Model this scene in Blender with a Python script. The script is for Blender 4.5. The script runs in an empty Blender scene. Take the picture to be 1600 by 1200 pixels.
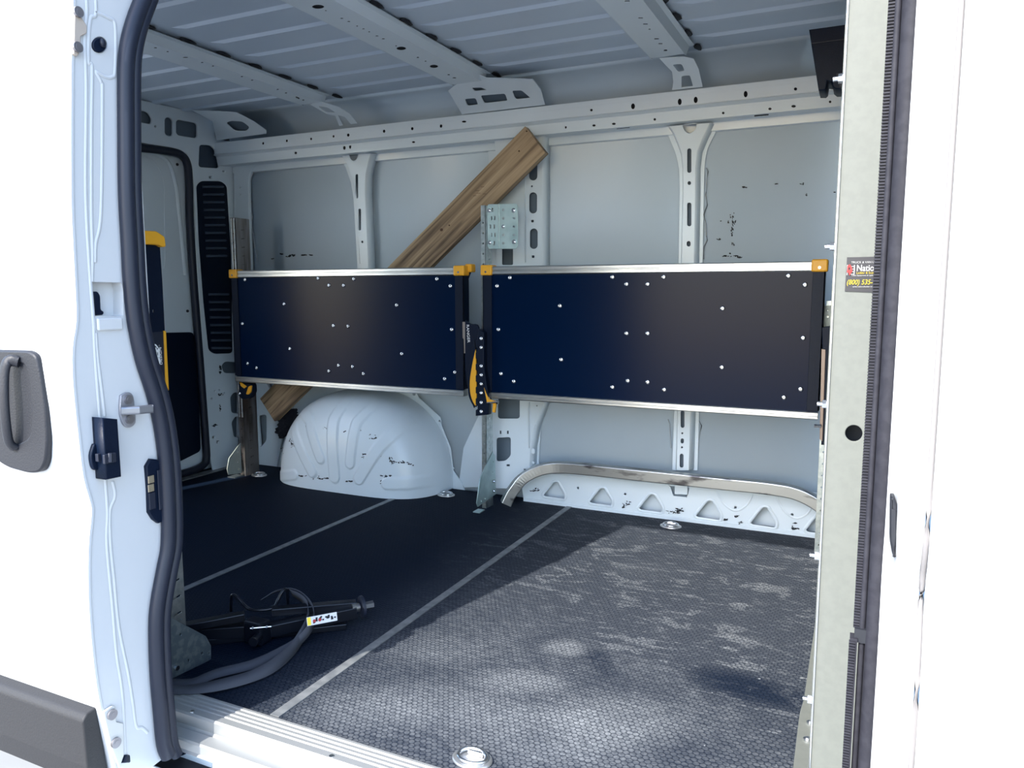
import bpy, math, random
from mathutils import Vector, Matrix
random.seed(7)
# ------------------------------------------------------------------ camera, sky, sun, exposure
SC = bpy.context.scene
COL = SC.collection
FPX, CAMH = 1184.0, 0.92                       # focal length in pixels of a 1600 wide frame, eye height over the van floor
YAW, PIT = math.radians(25.15), math.radians(6.86)
cam_d = bpy.data.cameras.new('camera'); cam = bpy.data.objects.new('camera', cam_d); COL.objects.link(cam)
cam_d.sensor_width = 36; cam_d.lens = 36 * FPX / 1600; cam_d.clip_start = .02
cam.location = (0, 0, CAMH); cam.rotation_euler = (math.pi / 2 - PIT, 0, YAW)
SC.camera = cam
FW = Vector((-math.sin(YAW) * math.cos(PIT), math.cos(YAW) * math.cos(PIT), -math.sin(PIT)))
RT = Vector((math.cos(YAW), math.sin(YAW), 0)); UP = RT.cross(FW); CAM = Vector((0, 0, CAMH))

world = bpy.data.worlds.new('world'); SC.world = world; world.use_nodes = True
wn = world.node_tree; bg = wn.nodes['Background']
sky = wn.nodes.new('ShaderNodeTexSky'); sky.sky_type = 'NISHITA'; sky.sun_disc = False
sky.sun_elevation = math.radians(42); sky.sun_rotation = math.radians(196)
wn.links.new(sky.outputs[0], bg.inputs[0]); bg.inputs[1].default_value = 0.50
SUN_DXDY, SUN_EL = 0.24, math.radians(42.5)
az = math.atan(SUN_DXDY)
sdir = Vector((math.sin(az) * math.cos(SUN_EL), math.cos(az) * math.cos(SUN_EL), -math.sin(SUN_EL)))
sun_d = bpy.data.lights.new('sun', 'SUN'); sun_d.energy = 5.5; sun_d.angle = math.radians(.55); sun_d.color = (1, .96, .88)
sun = bpy.data.objects.new('sun', sun_d); COL.objects.link(sun)
sun.rotation_euler = sdir.to_track_quat('-Z', 'Y').to_euler(); sun.location = (-2, -6, 6)
vs = SC.view_settings; vs.view_transform = 'Standard'; vs.look = 'None'; vs.gamma = 1; vs.use_curve_mapping = False
vs.exposure = 0.72

# ------------------------------------------------------------------ helpers
def ray(u, v): return FW + RT * ((u - 800) / FPX) + UP * ((600 - v) / FPX)
def at(u, v, ax, val):                          # the point of the plane (axis = value) seen at a pixel
    d = ray(u, v); t = (val - CAM[ax]) / d[ax]; return CAM + d * t
def on(u, v, o, n):
    d = ray(u, v); t = (o - CAM).dot(n) / d.dot(n); return CAM + d * t
def fl(u, v, z=0.0): return at(u, v, 2, z)
V = Vector

def tag(o, label=None, cat=None, group=None, kind=None):
    if label: o['label'] = label
    if cat: o['category'] = cat
    if group: o['group'] = group
    if kind: o['kind'] = kind
    return o
def struct(o): o['kind'] = 'structure'; return o
def empty(name, loc):
    o = bpy.data.objects.new(name, None); o.empty_display_size = .05; COL.objects.link(o); o.location = loc
    return o
PENDING = []
def link(name, me, mat, parent=None, M=None):
    o = bpy.data.objects.new(name, me); COL.objects.link(o)
    if mat and not me.materials: me.materials.append(mat)
    if M is not None: o.matrix_world = M
    if parent is not None:
        o.parent = parent
        pm = Matrix.Identity(4); q = parent
        chain = []
        while q is not None: chain.append(q); q = q.parent
        for q in reversed(chain): pm = pm @ (q.matrix_parent_inverse @ q.matrix_basis)
        o.matrix_parent_inverse = pm.inverted()
    return o
class MB:
    def __init__(s): s.v = []; s.f = []; s.sm = []
    def add(s, vs_, fs, smooth=False):
        b = len(s.v); s.v += [tuple(p) for p in vs_]
        for f in fs: s.f.append([b + i for i in f]); s.sm.append(smooth)
        return s
    def box(s, a, b, M=None):
        x0, y0, z0 = [min(a[i], b[i]) for i in range(3)]; x1, y1, z1 = [max(a[i], b[i]) for i in range(3)]
        p = [V(q) for q in ((x0,y0,z0),(x1,y0,z0),(x1,y1,z0),(x0,y1,z0),(x0,y0,z1),(x1,y0,z1),(x1,y1,z1),(x0,y1,z1))]
        if M is not None: p = [M @ q for q in p]
        return s.add(p, [(3,2,1,0),(4,5,6,7),(0,1,5,4),(1,2,6,5),(2,3,7,6),(3,0,4,7)])
    def prism(s, poly, vec, smooth=False):          # polygon (3D points) pushed along vec
        n = len(poly); poly = [V(p) for p in poly]; vec = V(vec)
        nrm = V((0, 0, 0))
        for i in range(n): nrm += poly[i].cross(poly[(i + 1) % n])
        if nrm.dot(vec) > 0: poly = poly[::-1]
        return s.add(poly + [p + vec for p in poly], [list(range(n)), list(range(2 * n - 1, n - 1, -1))] +
                     [((i + 1) % n, i, n + i, n + (i + 1) % n) for i in range(n)], smooth)
    def cyl(s, p0, p1, r, n=20, r2=None, cap=True):
        p0 = V(p0); p1 = V(p1); d = (p1 - p0).normalized(); a = d.orthogonal().normalized(); b = d.cross(a)
        r2 = r if r2 is None else r2
        c = [(math.cos(2 * math.pi * i / n), math.sin(2 * math.pi * i / n)) for i in range(n)]
        v0 = [p0 + (a * x + b * y) * r for x, y in c]; v1 = [p1 + (a * x + b * y) * r2 for x, y in c]
        s.add(v0 + v1, [(i, (i + 1) % n, n + (i + 1) % n, n + i) for i in range(n)], n > 8)
        if cap: s.add(v0, [list(range(n - 1, -1, -1))]); s.add(v1, [list(range(n))])
        return s
    def sweep(s, path, prof, ref=V((0, 0, 1)), smooth=True, closed=True, cap=True):
        path = [V(p) for p in path]; m = len(prof); rings = []
        for i, p in enumerate(path):
            t = (path[min(i + 1, len(path) - 1)] - path[max(i - 1, 0)]).normalized()
            a = ref.cross(t)
            if a.length < 1e-4: a = V((1, 0, 0)).cross(t)
            a.normalize(); b = t.cross(a)
            rings.append([p + a * x + b * y for x, y in prof])
        vv = [q for r in rings for q in r]; ff = []
        for i in range(len(path) - 1):
            for j in range(m if closed else m - 1):
                k = (j + 1) % m; ff.append((i * m + j, i * m + k, (i + 1) * m + k, (i + 1) * m + j))
        s.add(vv, ff, smooth)
        if cap and closed: s.add(rings[0], [list(range(m - 1, -1, -1))]); s.add(rings[-1], [list(range(m))])
        return s
    def tube(s, path, r, n=12): return s.sweep(path, [(r * math.cos(2 * math.pi * i / n), r * math.sin(2 * math.pi * i / n)) for i in range(n)])
    def build(s, name, mat, parent=None, bevel=0, seg=2, solid=0, loc=None):
        me = bpy.data.meshes.new(name)
        vv = s.v
        if loc is not None: vv = [tuple(V(p) - V(loc)) for p in vv]
        me.from_pydata(vv, [], s.f); me.polygons.foreach_set('use_smooth', s.sm); me.update()
        o = link(name, me, mat, parent, Matrix.Translation(loc) if loc is not None else None)
        if solid: m = o.modifiers.new('s', 'SOLIDIFY'); m.thickness = solid; m.offset = 0
        if bevel: m = o.modifiers.new('b', 'BEVEL'); m.width = bevel; m.segments = seg; m.limit_method = 'ANGLE'; m.angle_limit = .6
        return o
def smooth_path(pts, k=6):                          # Catmull-Rom through 3D or 2D points
    pts = [V(p) for p in pts]; out = []
    for i in range(len(pts) - 1):
        p0 = pts[max(i - 1, 0)]; p1 = pts[i]; p2 = pts[i + 1]; p3 = pts[min(i + 2, len(pts) - 1)]
        for j in range(k):
            t = j / k
            out.append(.5 * ((2 * p1) + (p2 - p0) * t + (2 * p0 - 5 * p1 + 4 * p2 - p3) * t * t + (3 * p1 - p0 - 3 * p2 + p3) * t ** 3))
    out.append(pts[-1]); return out
def smooth2(pts):
    o = smooth_path([V((a, b, 0)) for a, b in pts] + [V((pts[0][0], pts[0][1], 0))], 4); return [(p.x, p.y) for p in o[:-1]]
def ell(u, v, w, h, n=16): return [(u + w / 2 * math.cos(2 * math.pi * i / n), v + h / 2 * math.sin(2 * math.pi * i / n)) for i in range(n)]
def rrect(u, v, w, h, r=2, k=4, skew=0):
    r = min(r, w / 2, h / 2); out = []
    for cx, cy, a0 in ((u + w/2 - r, v + h/2 - r, 0), (u - w/2 + r, v + h/2 - r, 90), (u - w/2 + r, v - h/2 + r, 180), (u + w/2 - r, v - h/2 + r, 270)):
        for i in range(k + 1):
            a = math.radians(a0 + 90 * i / k); x = cx + r * math.cos(a); out.append((x, cy + r * math.sin(a) + skew * (x - u)))
    return out
def rpoly(p, r, k=4):                               # polygon with rounded corners
    out = []; n = len(p)
    for i in range(n):
        a, b, c = V(p[i - 1]), V(p[i]), V(p[(i + 1) % n]); d1 = (a - b); d2 = (c - b); q = min(r, d1.length * .45, d2.length * .45)
        s_, e_ = b + d1.normalized() * q, b + d2.normalized() * q
        for j in range(k + 1):
            t = j / k; out.append(tuple((1 - t) ** 2 * s_ + 2 * t * (1 - t) * b + t * t * e_))
    return out
def flat(name, o, n, outline, holes, depth, mat, parent=None, bevel=0.0012):
    """a sheet with holes: 3D outlines lying on the plane (o, n); n points out of the visible face; depth goes behind"""
    o = V(o); n = V(n).normalized(); ax = V((0, 0, 1)).cross(n)
    if ax.length < .1: ax = V((1, 0, 0))
    ax = (ax - n * ax.dot(n)).normalized(); ay = n.cross(ax)
    cu = bpy.data.curves.new(name, 'CURVE'); cu.dimensions = '2D'; cu.fill_mode = 'BOTH'
    cu.extrude = max(depth / 2 - bevel, 0.0002); cu.bevel_depth = bevel; cu.bevel_resolution = 1; cu.offset = -bevel
    for k, ring in enumerate([outline] + list(holes)):
        sp = cu.splines.new('POLY'); sp.points.add(len(ring) - 1); sp.use_cyclic_u = True
        pts = [((p - o).dot(ax), (p - o).dot(ay)) for p in ring]
        ar = sum(pts[i - 1][0] * pts[i][1] - pts[i][0] * pts[i - 1][1] for i in range(len(pts)))
        if (ar < 0) == (k == 0): pts = pts[::-1]
        for i, (x, y) in enumerate(pts): sp.points[i].co = (x, y, 0, 1)
    M = Matrix((ax, ay, n)).transposed().to_4x4(); M.translation = o - n * depth / 2
    tmp = bpy.data.objects.new('tmp', cu); COL.objects.link(tmp); bpy.context.view_layer.update()
    me = bpy.data.meshes.new_from_object(tmp.evaluated_get(bpy.context.evaluated_depsgraph_get()))
    bpy.data.objects.remove(tmp); me.transform(M); me.name = name; me.materials.clear()
    return link(name, me, mat, parent)
def px(name, o, n, outline, holes, depth, mat, parent=None, bevel=0.0012):
    o = V(o); n = V(n)
    return flat(name, o, n, [on(u, v, o, n) for u, v in outline], [[on(u, v, o, n) for u, v in h] for h in holes], depth, mat, parent, bevel)
def text(name, body, size, M, mat, parent=None, depth=.0006, shear=0, bold=0.0, align='LEFT', sx=1):
    cu = bpy.data.curves.new(name, 'FONT'); cu.body = body; cu.size = size; cu.extrude = depth / 2; cu.shear = shear; cu.offset = bold
    cu.align_x = align
    tmp = bpy.data.objects.new('tmp', cu); COL.objects.link(tmp); bpy.context.view_layer.update()
    me = bpy.data.meshes.new_from_object(tmp.evaluated_get(bpy.context.evaluated_depsgraph_get()))
    bpy.data.objects.remove(tmp); me.transform(M @ Matrix.Diagonal((sx, 1, 1, 1))); me.name = name; me.materials.clear()
    return link(name, me, mat, parent)
def basis(o, x, y):                                  # matrix with local x, y directions
    x = V(x).normalized(); y = V(y).normalized(); z = x.cross(y)
    M = Matrix((x, y, z)).transposed().to_4x4(); M.translation = V(o); return M
def box(name, a, b, mat, parent=None, bevel=.002, seg=2): return MB().box(a, b).build(name, mat, parent, bevel, seg)

# ------------------------------------------------------------------ materials
def mat(name, col, rough=.5, metal=0, coat=0, bump=None, var=None, spec=.5):
    m = bpy.data.materials.new(name); m.use_nodes = True; nt = m.node_tree; b = nt.nodes['Principled BSDF']
    b.inputs['Base Color'].default_value = (*col, 1); b.inputs['Roughness'].default_value = rough; b.inputs['Metallic'].default_value = metal
    b.inputs['Coat Weight'].default_value = coat; b.inputs['Coat Roughness'].default_value = .05
    b.inputs['Specular IOR Level'].default_value = spec
    tc = nt.nodes.new('ShaderNodeTexCoord')
    if var:                                          # (scale, second colour, low, high[, stretch])
        mp = nt.nodes.new('ShaderNodeMapping'); mp.inputs['Scale'].default_value = var[4] if len(var) > 4 else (1, 1, 1)
        no = nt.nodes.new('ShaderNodeTexNoise'); no.inputs['Scale'].default_value = var[0]; no.inputs['Detail'].default_value = 6
        r = nt.nodes.new('ShaderNodeMapRange'); r.inputs[1].default_value = var[2]; r.inputs[2].default_value = var[3]
        mx = nt.nodes.new('ShaderNodeMix'); mx.data_type = 'RGBA'; mx.inputs['A'].default_value = (*col, 1); mx.inputs['B'].default_value = (*var[1], 1)
        nt.links.new(tc.outputs['Object'], mp.inputs[0]); nt.links.new(mp.outputs[0], no.inputs[0]); nt.links.new(no.outputs[0], r.inputs[0])
        nt.links.new(r.outputs[0], mx.inputs['Factor']); nt.links.new(mx.outputs['Result'], b.inputs['Base Color'])
    if bump:
        no = nt.nodes.new('ShaderNodeTexNoise'); no.inputs['Scale'].default_value = bump[0]
        bp = nt.nodes.new('ShaderNodeBump'); bp.inputs['Strength'].default_value = bump[1]; bp.inputs['Distance'].default_value = .002
        nt.links.new(tc.outputs['Object'], no.inputs[0]); nt.links.new(no.outputs[0], bp.inputs['Height']); nt.links.new(bp.outputs[0], b.inputs['Normal'])
    return m
WHITE = mat('white_paint', (.55, .565, .58), .32, coat=.2)
INNER = mat('inner_white_paint', (.71, .79, .84), .38, coat=.15, var=(3, (.675, .755, .81), .35, .7))
SKIN = mat('thin_sprayed_paint', (.60, .69, .76), .4, coat=.1, var=(2.5, (.56, .65, .72), .35, .7))
ROOFM = mat('roof_paint', (.56, .65, .75), .35, coat=.1)
GAL = mat('galvanised_steel', (.55, .60, .60), .38, 1, var=(60, (.40, .46, .47), .4, .65))
GREENG = mat('grey_green_painted_steel', (.36, .40, .365), .45, .1, var=(90, (.33, .37, .34), .4, .65))
PANEL = mat('sage_painted_steel', (.130, .139, .126), .6, 0, var=(90, (.120, .129, .117), .4, .65))
ZINC = mat('zinc_bolt', (.75, .76, .78), .22, 1)
ALU = mat('aluminium', (.68, .70, .70), .33, 1, var=(8, (.50, .52, .53), .4, .7, (1, 8, 8)))
ALUW = mat('worn_aluminium_tube', (.40, .42, .43), .36, 1, var=(9, (.10, .10, .11), .55, .68, (1, 3, 3)))
THR = mat('threshold_aluminium', (.42, .43, .43), .38, .6)
BLACK = mat('black_panel', (.0004, .0075, .0300), .24, spec=.13, bump=(400, .03))
BLACKP = mat('black_plastic', (.0014, .0060, .0190), .45, spec=.2, bump=(300, .2))
SEAL = mat('black_rubber', (.007, .011, .025), .5)
SEAL2 = mat('worn_rubber', (.026, .026, .034), .65, spec=.25, var=(80, (.019, .019, .026), .4, .6))
GREYP = mat('grey_plastic', (.022, .022, .024), .6, spec=.35, bump=(250, .35))
HANDLE = mat('handle_grey_plastic', (.016, .0175, .023), .5, spec=.35, bump=(260, .3))
YEL = mat('yellow_plastic', (.80, .38, .02), .42)
WHTO = mat('sticker_white', (.36, .36, .36), .5); YELO = mat('sticker_yellow', (.38, .29, .012), .5)
RED = mat('red_print', (.32, .012, .012), .5); WHT = mat('white_print', (.85, .85, .85), .5); YELP = mat('yellow_print', (.85, .65, .03), .5)
DARKST = mat('sticker_grey', (.020, .020, .026), .4)
WEB = mat('grey_webbing', (.045, .05, .065), .8)
MARK = mat('dark_scuff_and_shade', (.01, .012, .018), .7)  # scuffs and small dark fittings, also boxes painted as shade behind holes
HOLE_SHADE = mat('cavity_shade_tone', (.12, .16, .2), .6)  # shade inside the hollow sections, painted on sheets behind their holes
CONC = mat('pale_concrete', (.26, .265, .27), .8, var=(1.5, (.22, .225, .235), .35, .65))
SEALANT = mat('grey_sealant', (.40, .43, .46), .6)
GLASS = mat('dark_glass', (.03, .05, .08), .05)
CLOTH = mat('black_cloth', (.004, .006, .012), .95)
DUSTY = mat('dirty_beige', (.42, .36, .31), .6)
STRIPM = mat('seam_strip_metal', (.23, .24, .245), .5, .3, var=(30, (.16, .17, .18), .4, .6))

def wood_mat():
    m = bpy.data.materials.new('weathered_pine'); m.use_nodes = True; nt = m.node_tree; b = nt.nodes['Principled BSDF']
    tc = nt.nodes.new('ShaderNodeTexCoord'); mp = nt.nodes.new('ShaderNodeMapping'); mp.inputs['Scale'].default_value = (1.2, 26, 26)
    no = nt.nodes.new('ShaderNodeTexNoise'); no.inputs['Scale'].default_value = 1.6; no.inputs['Detail'].default_value = 8; no.inputs['Distortion'].default_value = .6
    cr = nt.nodes.new('ShaderNodeValToRGB'); e = cr.color_ramp.elements
    e[0].position = .32; e[0].color = (.065, .040, .022, 1); e[1].position = .7; e[1].color = (.46, .33, .20, 1)
    q = e.new(.5); q.color = (.28, .19, .11, 1)
    nt.links.new(tc.outputs['Object'], mp.inputs[0]); nt.links.new(mp.outputs[0], no.inputs[0]); nt.links.new(no.outputs[0], cr.inputs[0])
    nt.links.new(cr.outputs[0], b.inputs['Base Color']); b.inputs['Roughness'].default_value = .7
    bp = nt.nodes.new('ShaderNodeBump'); bp.inputs['Strength'].default_value = .4; bp.inputs['Distance'].default_value = .002
    nt.links.new(no.outputs[0], bp.inputs['Height']); nt.links.new(bp.outputs[0], b.inputs['Normal'])
    return m
WOOD = wood_mat()

def floor_mat():
    m = bpy.data.materials.new('honeycomb_rubber_mat'); m.use_nodes = True; nt = m.node_tree; N = nt.nodes.new; L = nt.links.new
    b = nt.nodes['Principled BSDF']
    tc = N('ShaderNodeTexCoord')
    def vm(op, a, bb=None, c=None):
        n = N('ShaderNodeVectorMath'); n.operation = op
        for i, q in enumerate((a, bb, c)):
            if q is None: continue
            if isinstance(q, tuple): n.inputs[i].default_value = q
            else: L(q, n.inputs[i])
        return n.outputs['Value'] if op in ('LENGTH', 'DISTANCE') else n.outputs['Vector']
    def mt(op, a, bb=None, clamp=False):
        n = N('ShaderNodeMath'); n.operation = op; n.use_clamp = clamp
        for i, q in enumerate((a, bb)):
            if q is None: continue
            if isinstance(q, (int, float)): n.inputs[i].default_value = q
            else: L(q, n.inputs[i])
        return n.outputs[0]
    def rng(x, a, bb, c=0, d=1):
        n = N('ShaderNodeMapRange'); n.interpolation_type = 'SMOOTHSTEP'; L(x, n.inputs[0])
        for i, q in enumerate((a, bb, c, d)): n.inputs[i + 1].default_value = q
        return n.outputs[0]
    def noise(scale, detail=6, stretch=(1, 1, 1), rot=0, dist=0):
        mp = N('ShaderNodeMapping'); mp.inputs['Scale'].default_value = stretch; mp.inputs['Rotation'].default_value = (0, 0, rot)
        L(tc.outputs['Object'], mp.inputs[0]); n = N('ShaderNodeTexNoise'); n.inputs['Scale'].default_value = scale; n.inputs['Detail'].default_value = detail
        n.inputs['Roughness'].default_value = .62; n.inputs['Distortion'].default_value = dist; L(mp.outputs[0], n.inputs[0]); return n.outputs[0]
    p = vm('ADD', vm('MULTIPLY', tc.outputs['Object'], (1 / .0135, 1 / .0135, 0)), (1000, 1732.05, 0))
    S = (1.0, 1.7320508, 1.0); Hf = (.5, .8660254, 0)
    a = vm('SUBTRACT', vm('MODULO', p, S), Hf); c = vm('SUBTRACT', vm('MODULO', vm('SUBTRACT', p, Hf), S), Hf)
    hexd = mt('MINIMUM', vm('LENGTH', a), vm('LENGTH', c))
    pad = rng(hexd, .36, .52, 1, 0)                   # 1 on the raised pad, 0 in the groove
    # dust where feet have been: centred spots times noise
    def spot(x, y, rx, ry, rot=0):
        mp = N('ShaderNodeMapping'); mp.vector_type = 'TEXTURE'; mp.inputs['Location'].default_value = (x, y, 0); mp.inputs['Rotation'].default_value = (0, 0, rot)
        mp.inputs['Scale'].default_value = (rx, ry, 1); L(tc.outputs['Object'], mp.inputs[0])
        return rng(vm('LENGTH', mp.outputs[0]), .25, 1.0, 1, 0)
    n1 = noise(5, 8); n2 = noise(26, 8, (1, 3.2, 1), .35); n3 = noise(90, 4); n4 = noise(2.2, 5, dist=.7); n5 = noise(140, 3)
    sx = N('ShaderNodeSeparateXYZ'); L(tc.outputs['Object'], sx.inputs[0])
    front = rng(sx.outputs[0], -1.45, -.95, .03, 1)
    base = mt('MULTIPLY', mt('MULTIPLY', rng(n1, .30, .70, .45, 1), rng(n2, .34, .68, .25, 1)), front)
    F_ = [fl(*q) for q in ((890, 1012), (810, 1065), (860, 1150), (700, 1100), (960, 1120), (1000, 890), (1170, 1000), (1050, 960), (560, 1110), (660, 1010))]
    near = None
    for (q, rx, ry, w) in zip(F_, (.09, .16, .26, .24, .22, .2, .10, .07, .2, .2), (.06, .08, .14, .13, .14, .14, .04, .03, .13, .12), (1.7, 1.0, .95, .65, .8, .55, .6, .7, .6, .5)):
        s_ = mt('MULTIPLY', spot(q.x, q.y, rx, ry, .3), w); near = s_ if near is None else mt('ADD', near, s_)
    dirt = mt('MULTIPLY', near, rng(n3, .36, .62, .45, 1.0))
    dirt = mt('MULTIPLY', dirt, rng(n4, .3, .62, .45, 1.0))
    clean = fl(1170, 1075); cl = spot(clean.x, clean.y, .22, .10, -.15)
    cl = mt('MAXIMUM', cl, mt('MULTIPLY', spot(*fl(935, 1030)[:2], .13, .05, -.9), rng(n3, .35, .6, .3, .9)))
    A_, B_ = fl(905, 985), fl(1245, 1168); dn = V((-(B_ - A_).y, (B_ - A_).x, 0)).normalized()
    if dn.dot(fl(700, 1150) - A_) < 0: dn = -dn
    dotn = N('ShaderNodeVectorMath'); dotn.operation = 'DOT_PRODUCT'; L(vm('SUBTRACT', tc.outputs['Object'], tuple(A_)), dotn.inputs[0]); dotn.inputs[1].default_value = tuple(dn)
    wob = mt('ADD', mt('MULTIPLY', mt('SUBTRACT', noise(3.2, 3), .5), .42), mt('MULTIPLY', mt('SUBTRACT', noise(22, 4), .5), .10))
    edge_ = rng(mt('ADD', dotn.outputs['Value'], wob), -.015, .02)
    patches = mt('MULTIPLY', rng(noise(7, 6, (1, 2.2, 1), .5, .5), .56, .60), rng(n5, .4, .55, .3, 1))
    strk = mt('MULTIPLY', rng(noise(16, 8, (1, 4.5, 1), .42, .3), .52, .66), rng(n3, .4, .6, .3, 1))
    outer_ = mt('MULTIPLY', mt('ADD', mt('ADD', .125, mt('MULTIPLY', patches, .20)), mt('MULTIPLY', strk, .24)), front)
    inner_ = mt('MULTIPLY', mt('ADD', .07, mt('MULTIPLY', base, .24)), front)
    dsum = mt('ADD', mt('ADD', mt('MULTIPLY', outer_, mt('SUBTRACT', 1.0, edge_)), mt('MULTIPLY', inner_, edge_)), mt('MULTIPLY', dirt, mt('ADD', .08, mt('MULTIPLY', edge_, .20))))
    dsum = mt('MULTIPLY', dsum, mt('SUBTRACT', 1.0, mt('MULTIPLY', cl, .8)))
    dsum = mt('MULTIPLY', dsum, rng(n5, .3, .6, .55, 1.1))
    dsum = mt('MULTIPLY', dsum, rng(pad, 0, 1, .38, 1.0), clamp=True)
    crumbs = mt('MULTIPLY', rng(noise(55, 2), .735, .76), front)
    dsum = mt('MAXIMUM', dsum, mt('MULTIPLY', crumbs, .7))
    mx = N('ShaderNodeMix'); mx.data_type = 'RGBA'; mx.inputs['A'].default_value = (.0008, .0055, .0170, 1); mx.inputs['B'].default_value = (.36, .38, .395, 1)
    L(dsum, mx.inputs['Factor']); L(mx.outputs['Result'], b.inputs['Base Color'])
    L(rng(dsum, 0, .5, .66, .9), b.inputs['Roughness']); b.inputs['Specular IOR Level'].default_value = .10
    bp = N('ShaderNodeBump'); bp.inputs['Strength'].default_value = .55; bp.inputs['Distance'].default_value = .0018
    L(pad, bp.inputs['Height']); L(bp.outputs[0], b.inputs['Normal'])
    return m
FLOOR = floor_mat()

# ------------------------------------------------------------------ shell of the van
ZR = 1.80                       # roof skin
YW = 3.08                       # outer skin of the far wall
struct(box('ground', (-14, -10, -.75), (12, 16, -.55), CONC, bevel=0))
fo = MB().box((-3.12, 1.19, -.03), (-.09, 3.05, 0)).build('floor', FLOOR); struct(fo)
struct(MB().box((-3.3, 1.10, -.12), (1.5, 3.15, -.03)).build('floor', INNER))      # the steel pan under the mat
# far wall: outer skin running up into the roof cove
prof = [(YW, -.05), (YW, 1.60), (3.07, 1.67), (3.04, 1.73), (2.99, 1.775), (2.93, 1.795), (2.90, ZR)]
s = MB(); q = [V((-3.4, y, z)) for y, z in prof] + [V((.3, y, z)) for y, z in prof]; n = len(prof)
s.add(q, [(i, n + i, n + i + 1, i + 1) for i in range(n - 1)], True)
wl = s.build('wall_left', SKIN, solid=.006); struct(wl)
# roof skin with its long stamped beads
def roof():
    s = MB(); ys = []; beads = [2.93 - .165 * k for k in range(11)]
    prof = [(1.05, ZR)]
    for y in sorted(beads): prof += [(y - .022, ZR), (y - .012, ZR - .009), (y + .008, ZR - .009), (y + .018, ZR)] if y < 2.9 else []
    prof.append((2.905, ZR))
    cuts = [-3.15, -2.37, -2.30, -2.16, -2.10, -1.60, -1.54, -1.40, -1.33, -.80, -.73, -.60, -.53, .3]
    def amp(x):
        for a_, b_ in ((-2.34, -2.13), (-1.57, -1.37), (-.77, -.57)):
            if a_ < x < b_: return 0
        return 1
    m = len(prof); vv = []
    for x in cuts:
        for y, z in prof: vv.append((x, y, ZR - (ZR - z) * amp(x)))
    ff = [(i * m + j, i * m + j + 1, (i + 1) * m + j + 1, (i + 1) * m + j) for i in range(len(cuts) - 1) for j in range(m - 1)]
    s.add(vv, ff)
    return s.build('ceiling', ROOFM, solid=.002)
struct(roof())
struct(MB().box((-3.3, 1.05, ZR + .01), (1.6, 3.1, ZR + .03)).build('ceiling', WHITE))       # outer roof over it
# near side over and behind the opening
struct(box('wall_right', (-3.2, 1.06, 1.68), (1.6, 1.16, ZR), WHITE, bevel=.01))
nw = MB().box((-3.2, 1.13, -.03), (-1.42, 1.165, ZR)); struct(nw.build('wall_right', WHITE))

# header rail along the far wall: upper face with holes, step, lower face with holes, lip
hd = empty('trim_1', (-1.6, 2.94, 1.6)); struct(hd)
YH, YH2 = 2.945, 2.965
def hz(v, y): return at(900, v, 1, y).z
z_top, z_a, z_b, z_c, z_d = hz(160, YH), hz(184, YH), hz(187, YH2), hz(205, YH2), hz(214, 3.05)
H1 = [(411, 224-0, 3, 4), (448, 220, 3, 4), (486, 217, 3, 4), (521, 213, 3, 4), (544, 211, 4, 5), (600, 205, 4, 5), (644, 201, 4, 5), (689, 197, 4, 5),
      (725, 190, 7, 3), (924, 172, 4, 4), (989, 166, 6, 9), (1062, 159, 6, 10), (1087, 156, 6, 10), (1165, 147, 6, 10), (1243, 139, 5, 5)]
def rect3(x0, x1, z0, z1, y): return [V((x0, y, z0)), V((x1, y, z0)), V((x1, y, z1)), V((x0, y, z1))]
XL, XR = -3.055, -.06
flat('header_rail', (0, YH, 0), (0, -1, 0), rect3(XL, XR, z_a, z_top, YH), [[at(a, b, 1, YH) for a, b in ell(*h)] for h in H1], .002, INNER, hd, .0005)
H2 = [(462, 239, 4, 4), (538, 231, 4, 6), (547, 229, 3.5, 7), (646, 222, 5, 3), (884, 199, 3, 4), (928, 196, 5, 3.5), (959, 193.5, 6, 3.5), (1023, 186.5, 4, 4), (1130, 176.5, 4, 4),
      (1203, 170, 5, 4), (1240, 166, 7, 4), (1297, 159, 4, 4)]
flat('header_face', (0, YH2, 0), (0, -1, 0), rect3(XL, XR, z_c, z_b, YH2), [[at(a, b, 1, YH2) for a, b in ell(*h)] for h in H2], .002, INNER, hd, .0005)
def run(poly, x0, x1, name, m_, parent, th=.002):
    s = MB(); k = len(poly); s.add([V((x0, y, z)) for y, z in poly] + [V((x1, y, z)) for y, z in poly], [(i, k + i, k + i + 1, i + 1) for i in range(k - 1)], False)
    return s.build(name, m_, parent, solid=th)
run([(3.06, z_top - .004), (YH + .008, z_top + .001), (YH, z_top - .004), (YH, z_top - .02)], XL, XR, 'top_flange', INNER, hd)
run([(YH, z_a + .004), (YH - .004, z_a), (YH2, z_b - .004), (YH2, z_b - .012)], XL, XR, 'crease', INNER, hd)
run([(YH2, z_c + .006), (YH2, z_c), (3.045, z_d + .012), (3.055, z_d + .008), (3.058, z_d - .022), (3.075, z_d - .024)], XL, XR, 'lower_lip', INNER, hd)
s = MB()
for (u0, v0, u1, v1) in ((445, 247, 457, 246), (502, 242, 514, 241), (591, 235, 605, 234), (656, 229, 671, 228), (964, 201, 984, 199.5), (1179, 181.5, 1201, 179.5), (1100, 187, 1104, 187)):
    a = at(u0, v0, 1, 3.0); b_ = at(u1, v1, 1, 3.0); s.box((a.x, 2.994, a.z - .0015), (b_.x, 3.0, b_.z + .002))
s.build('drain_slot', MARK, hd)
MB().box((XL + .01, YH2 + .006, z_c + .01), (XR, YH2 + .03, z_top - .008)).build('cavity_shade', MARK, hd)  # added dark box: paints the shade seen through the header holes

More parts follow.
